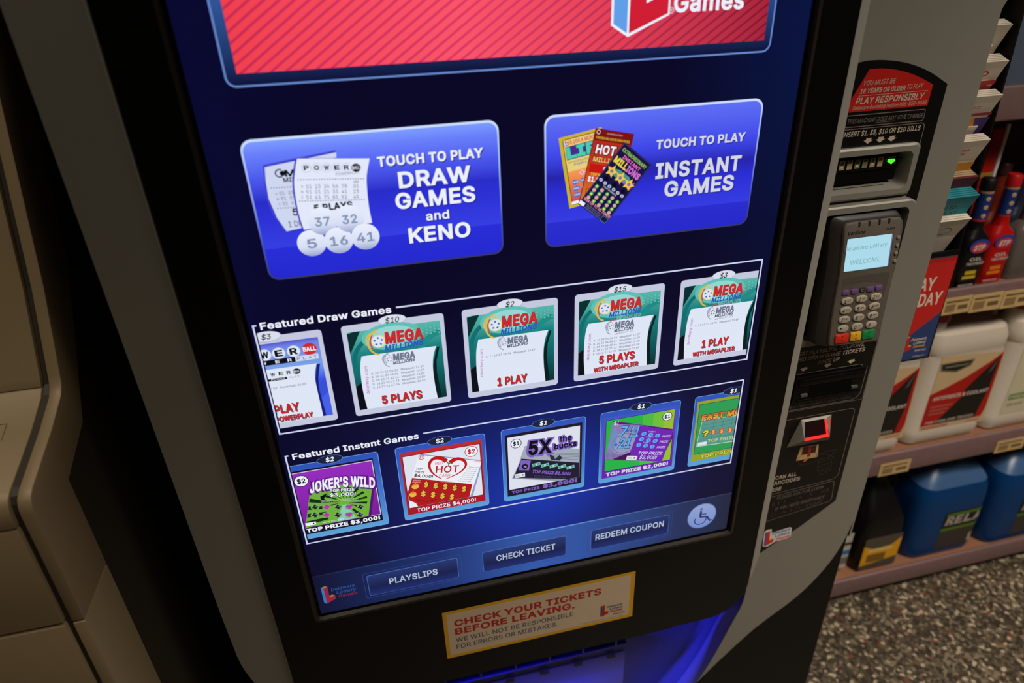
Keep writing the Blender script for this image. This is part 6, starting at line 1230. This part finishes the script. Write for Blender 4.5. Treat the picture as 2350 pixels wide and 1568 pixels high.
# ---- slim additive bottles on the upper shelf
UZ = -0.1445
def make_slim(cx, cy, col, label, cap, group, logo_=True, w2=0.029, extra=None):
    t = thing('additive_bottle', (cx, cy, UZ), label, 'bottle', group)
    m = pm('slim_bottle_%d_%d_%d' % col, col, 0.3, spec=0.45)
    def rg(z, a, c, r): return [(cx+x, cy+y, z) for x, y in rrp(-a, -c, a, c, r, 5)]
    b = MB(); b.loft([rg(UZ, w2*0.92, 0.020, 0.012), rg(UZ+0.006, w2, 0.023, 0.014), rg(UZ+0.098, w2, 0.023, 0.014), rg(UZ+0.112, w2*0.86, 0.021, 0.014), rg(UZ+0.124, 0.0150, 0.0150, 0.0145), rg(UZ+0.140, 0.0132, 0.0132, 0.013), rg(UZ+0.205, 0.0120, 0.0120, 0.0115)], m); b.build('body', t)
    b = MB(); b.lathe([(0.0142, UZ+0.203), (0.0142, UZ+0.222), (0.012, UZ+0.226)], cx, cy, pm('slim_cap_%d' % cap[0], cap, 0.4), 20); b.build('cap', t)
    if logo_:
        b = MB(); q = Plane((cx, cy-0.0235, 0)); z = UZ*1000
        b.ell(q, 0, z+94, 23, 15, pm('stp_blue', (30, 66, 150), 0.45), 0.2, 28); b.ell(q, 0.5, z+91, 19, 11.4, pm('stp_red', (200, 44, 50), 0.45), 0.4, 28); b.text(q, 'STP', 0.5, z+85, 12, pm('white_print', (214, 200, 186), 0.5), 26, 'c', 0.05, 0.25, l=0.6)
        b.text(q, 'OIL', -14, z+63, 7, pm('white_print', (214, 200, 186), 0.5), 30, bold=0.02, l=0.4); b.text(q, 'TREATMENT', -20, z+54, 5.6, pm('white_print', (214, 200, 186), 0.5), 42, bold=0.02, l=0.4)
        yl = pm('slim_yellow', (200, 170, 30), 0.5) if extra != 'red' else pm('slim_orange', (226, 120, 20), 0.5)
        b.rect(q, -16, z+34, 10, z+42, yl, 0.4); b.rect(q, -20, z+24, 12, z+31, yl, 0.4); b.text(q, 'PREVENTS WEAR', -24, z+8, 4.4, pm('white_print', (214, 200, 186), 0.5), 36, bold=0.02, l=0.4)
        b.build('front_label', t, 'oval blue and red emblem with pale text')
        b = MB(); q2 = Plane((0, 0, 0))
        b.rect(q2, -22, z+146, 22, z+198, pm('neck_blue', (22, 50, 118), 0.45), 0.3, 8); b.rect(q2, -22, z+142, 22, z+146, pm('neck_red', (190, 40, 36), 0.45), 0.3, 8); b.rect(q2, -22, z+198, 22, z+204, pm('neck_tan', (176, 140, 100), 0.5), 0.3, 8)
        for k in range(3): b.ell(q2, -3, z+154+k*17, 4.4, 4.4, pm('neck_gold', (206, 170, 110), 0.5), 0.5, 12)
        b.warp(0, lambda v: Vector((cx+(0.0135-v.y)*math.sin(v.x/0.0135), cy-(0.0135-v.y)*math.cos(v.x/0.0135), v.z))); b.build('neck_label', t, 'blue neck label with three gold dots')
    return t
g1 = 'slim additive bottles on the upper shelf'
make_slim(1.017, 0.360, (20, 18, 18), 'black slim additive bottle with an oval emblem, beside the poster on the upper shelf', (14, 14, 14), g1)
make_slim(1.083, 0.366, (186, 16, 14), 'red slim additive bottle with an oval emblem, on the upper shelf', (190, 24, 20), g1, extra='red')
make_slim(1.158, 0.372, (104, 96, 88), 'grey slim bottle at the right picture edge on the upper shelf', (30, 40, 90), g1, logo_=False, w2=0.034)
b0 = [(1.060, 0.475, (24, 30, 64), 'dark blue bottle standing behind the black and red additive bottles', (20, 20, 30)), (1.135, 0.44, (120, 40, 20), 'rust red bottle standing behind the red additive bottle', (60, 30, 24)), (1.21, 0.45, (40, 44, 60), 'slate bottle behind the grey slim bottle at the right picture edge', (20, 20, 24)), (0.99, 0.44, (40, 36, 34), 'dark bottle behind the poster, mostly hidden', (16, 16, 16))]
for cx, cy, col, lab, cap in b0: make_slim(cx, cy, col, lab, cap, g1, logo_=False)
# tall slim red pack with its edge highlight added as a white strip, behind the front row
t = thing('blister_pack', (1.065, 0.418, UZ), 'tall slim red pack with a white strip for its edge highlight, behind the black slim bottle', 'pack')
b = MB(); b.box(1.050, 1.0785, 0.412, 0.424, UZ, 0.158, pm('pack_red', (168, 22, 10), 0.4), 0.002); b.build('card', t)
b = MB(); b.tube([(1.0815, 0.412, UZ+0.001), (1.0815, 0.412, 0.168)], 0.0036, pm('edge_highlight_white', (236, 236, 236), 0.12, spec=0.8, coat=0.6), 10); b.build('edge_highlight', t, 'white strip standing for the edge highlight')
b = MB(); b.box(1.048, 1.0787, 0.4105, 0.4255, 0.062, 0.074, pm('pack_gold', (150, 120, 40), 0.4), 0.002); b.build('band', t)
# things on the top shelf, mostly out of the picture
t = thing('carton', (1.05, 0.42, 0.246), 'pale blue carton on the top shelf at the right picture edge', 'box')
b = MB(); b.box(0.98, 1.16, 0.36, 0.48, 0.246, 0.42, pm('carton_blue', (96, 110, 130), 0.6), 0.003); b.build('box_body', t)
b = MB(); q = Plane((0, 0.3598, 0)); b.ell(q, 1030, 320, 26, 22, pm('carton_dark_blue', (40, 50, 80), 0.6), 0.1); b.build('front_print', t, 'dark blue oval print')
t = thing('can', (0.965, 0.40, 0.246), 'yellow can on the top shelf behind the brochure rack', 'can')
b = MB(); b.lathe([(0.018, 0.246), (0.019, 0.25), (0.019, 0.36), (0.012, 0.375), (0.012, 0.39)], 0.958, 0.40, pm('can_yellow', (206, 150, 20), 0.4), 24); b.build('can_body', t)
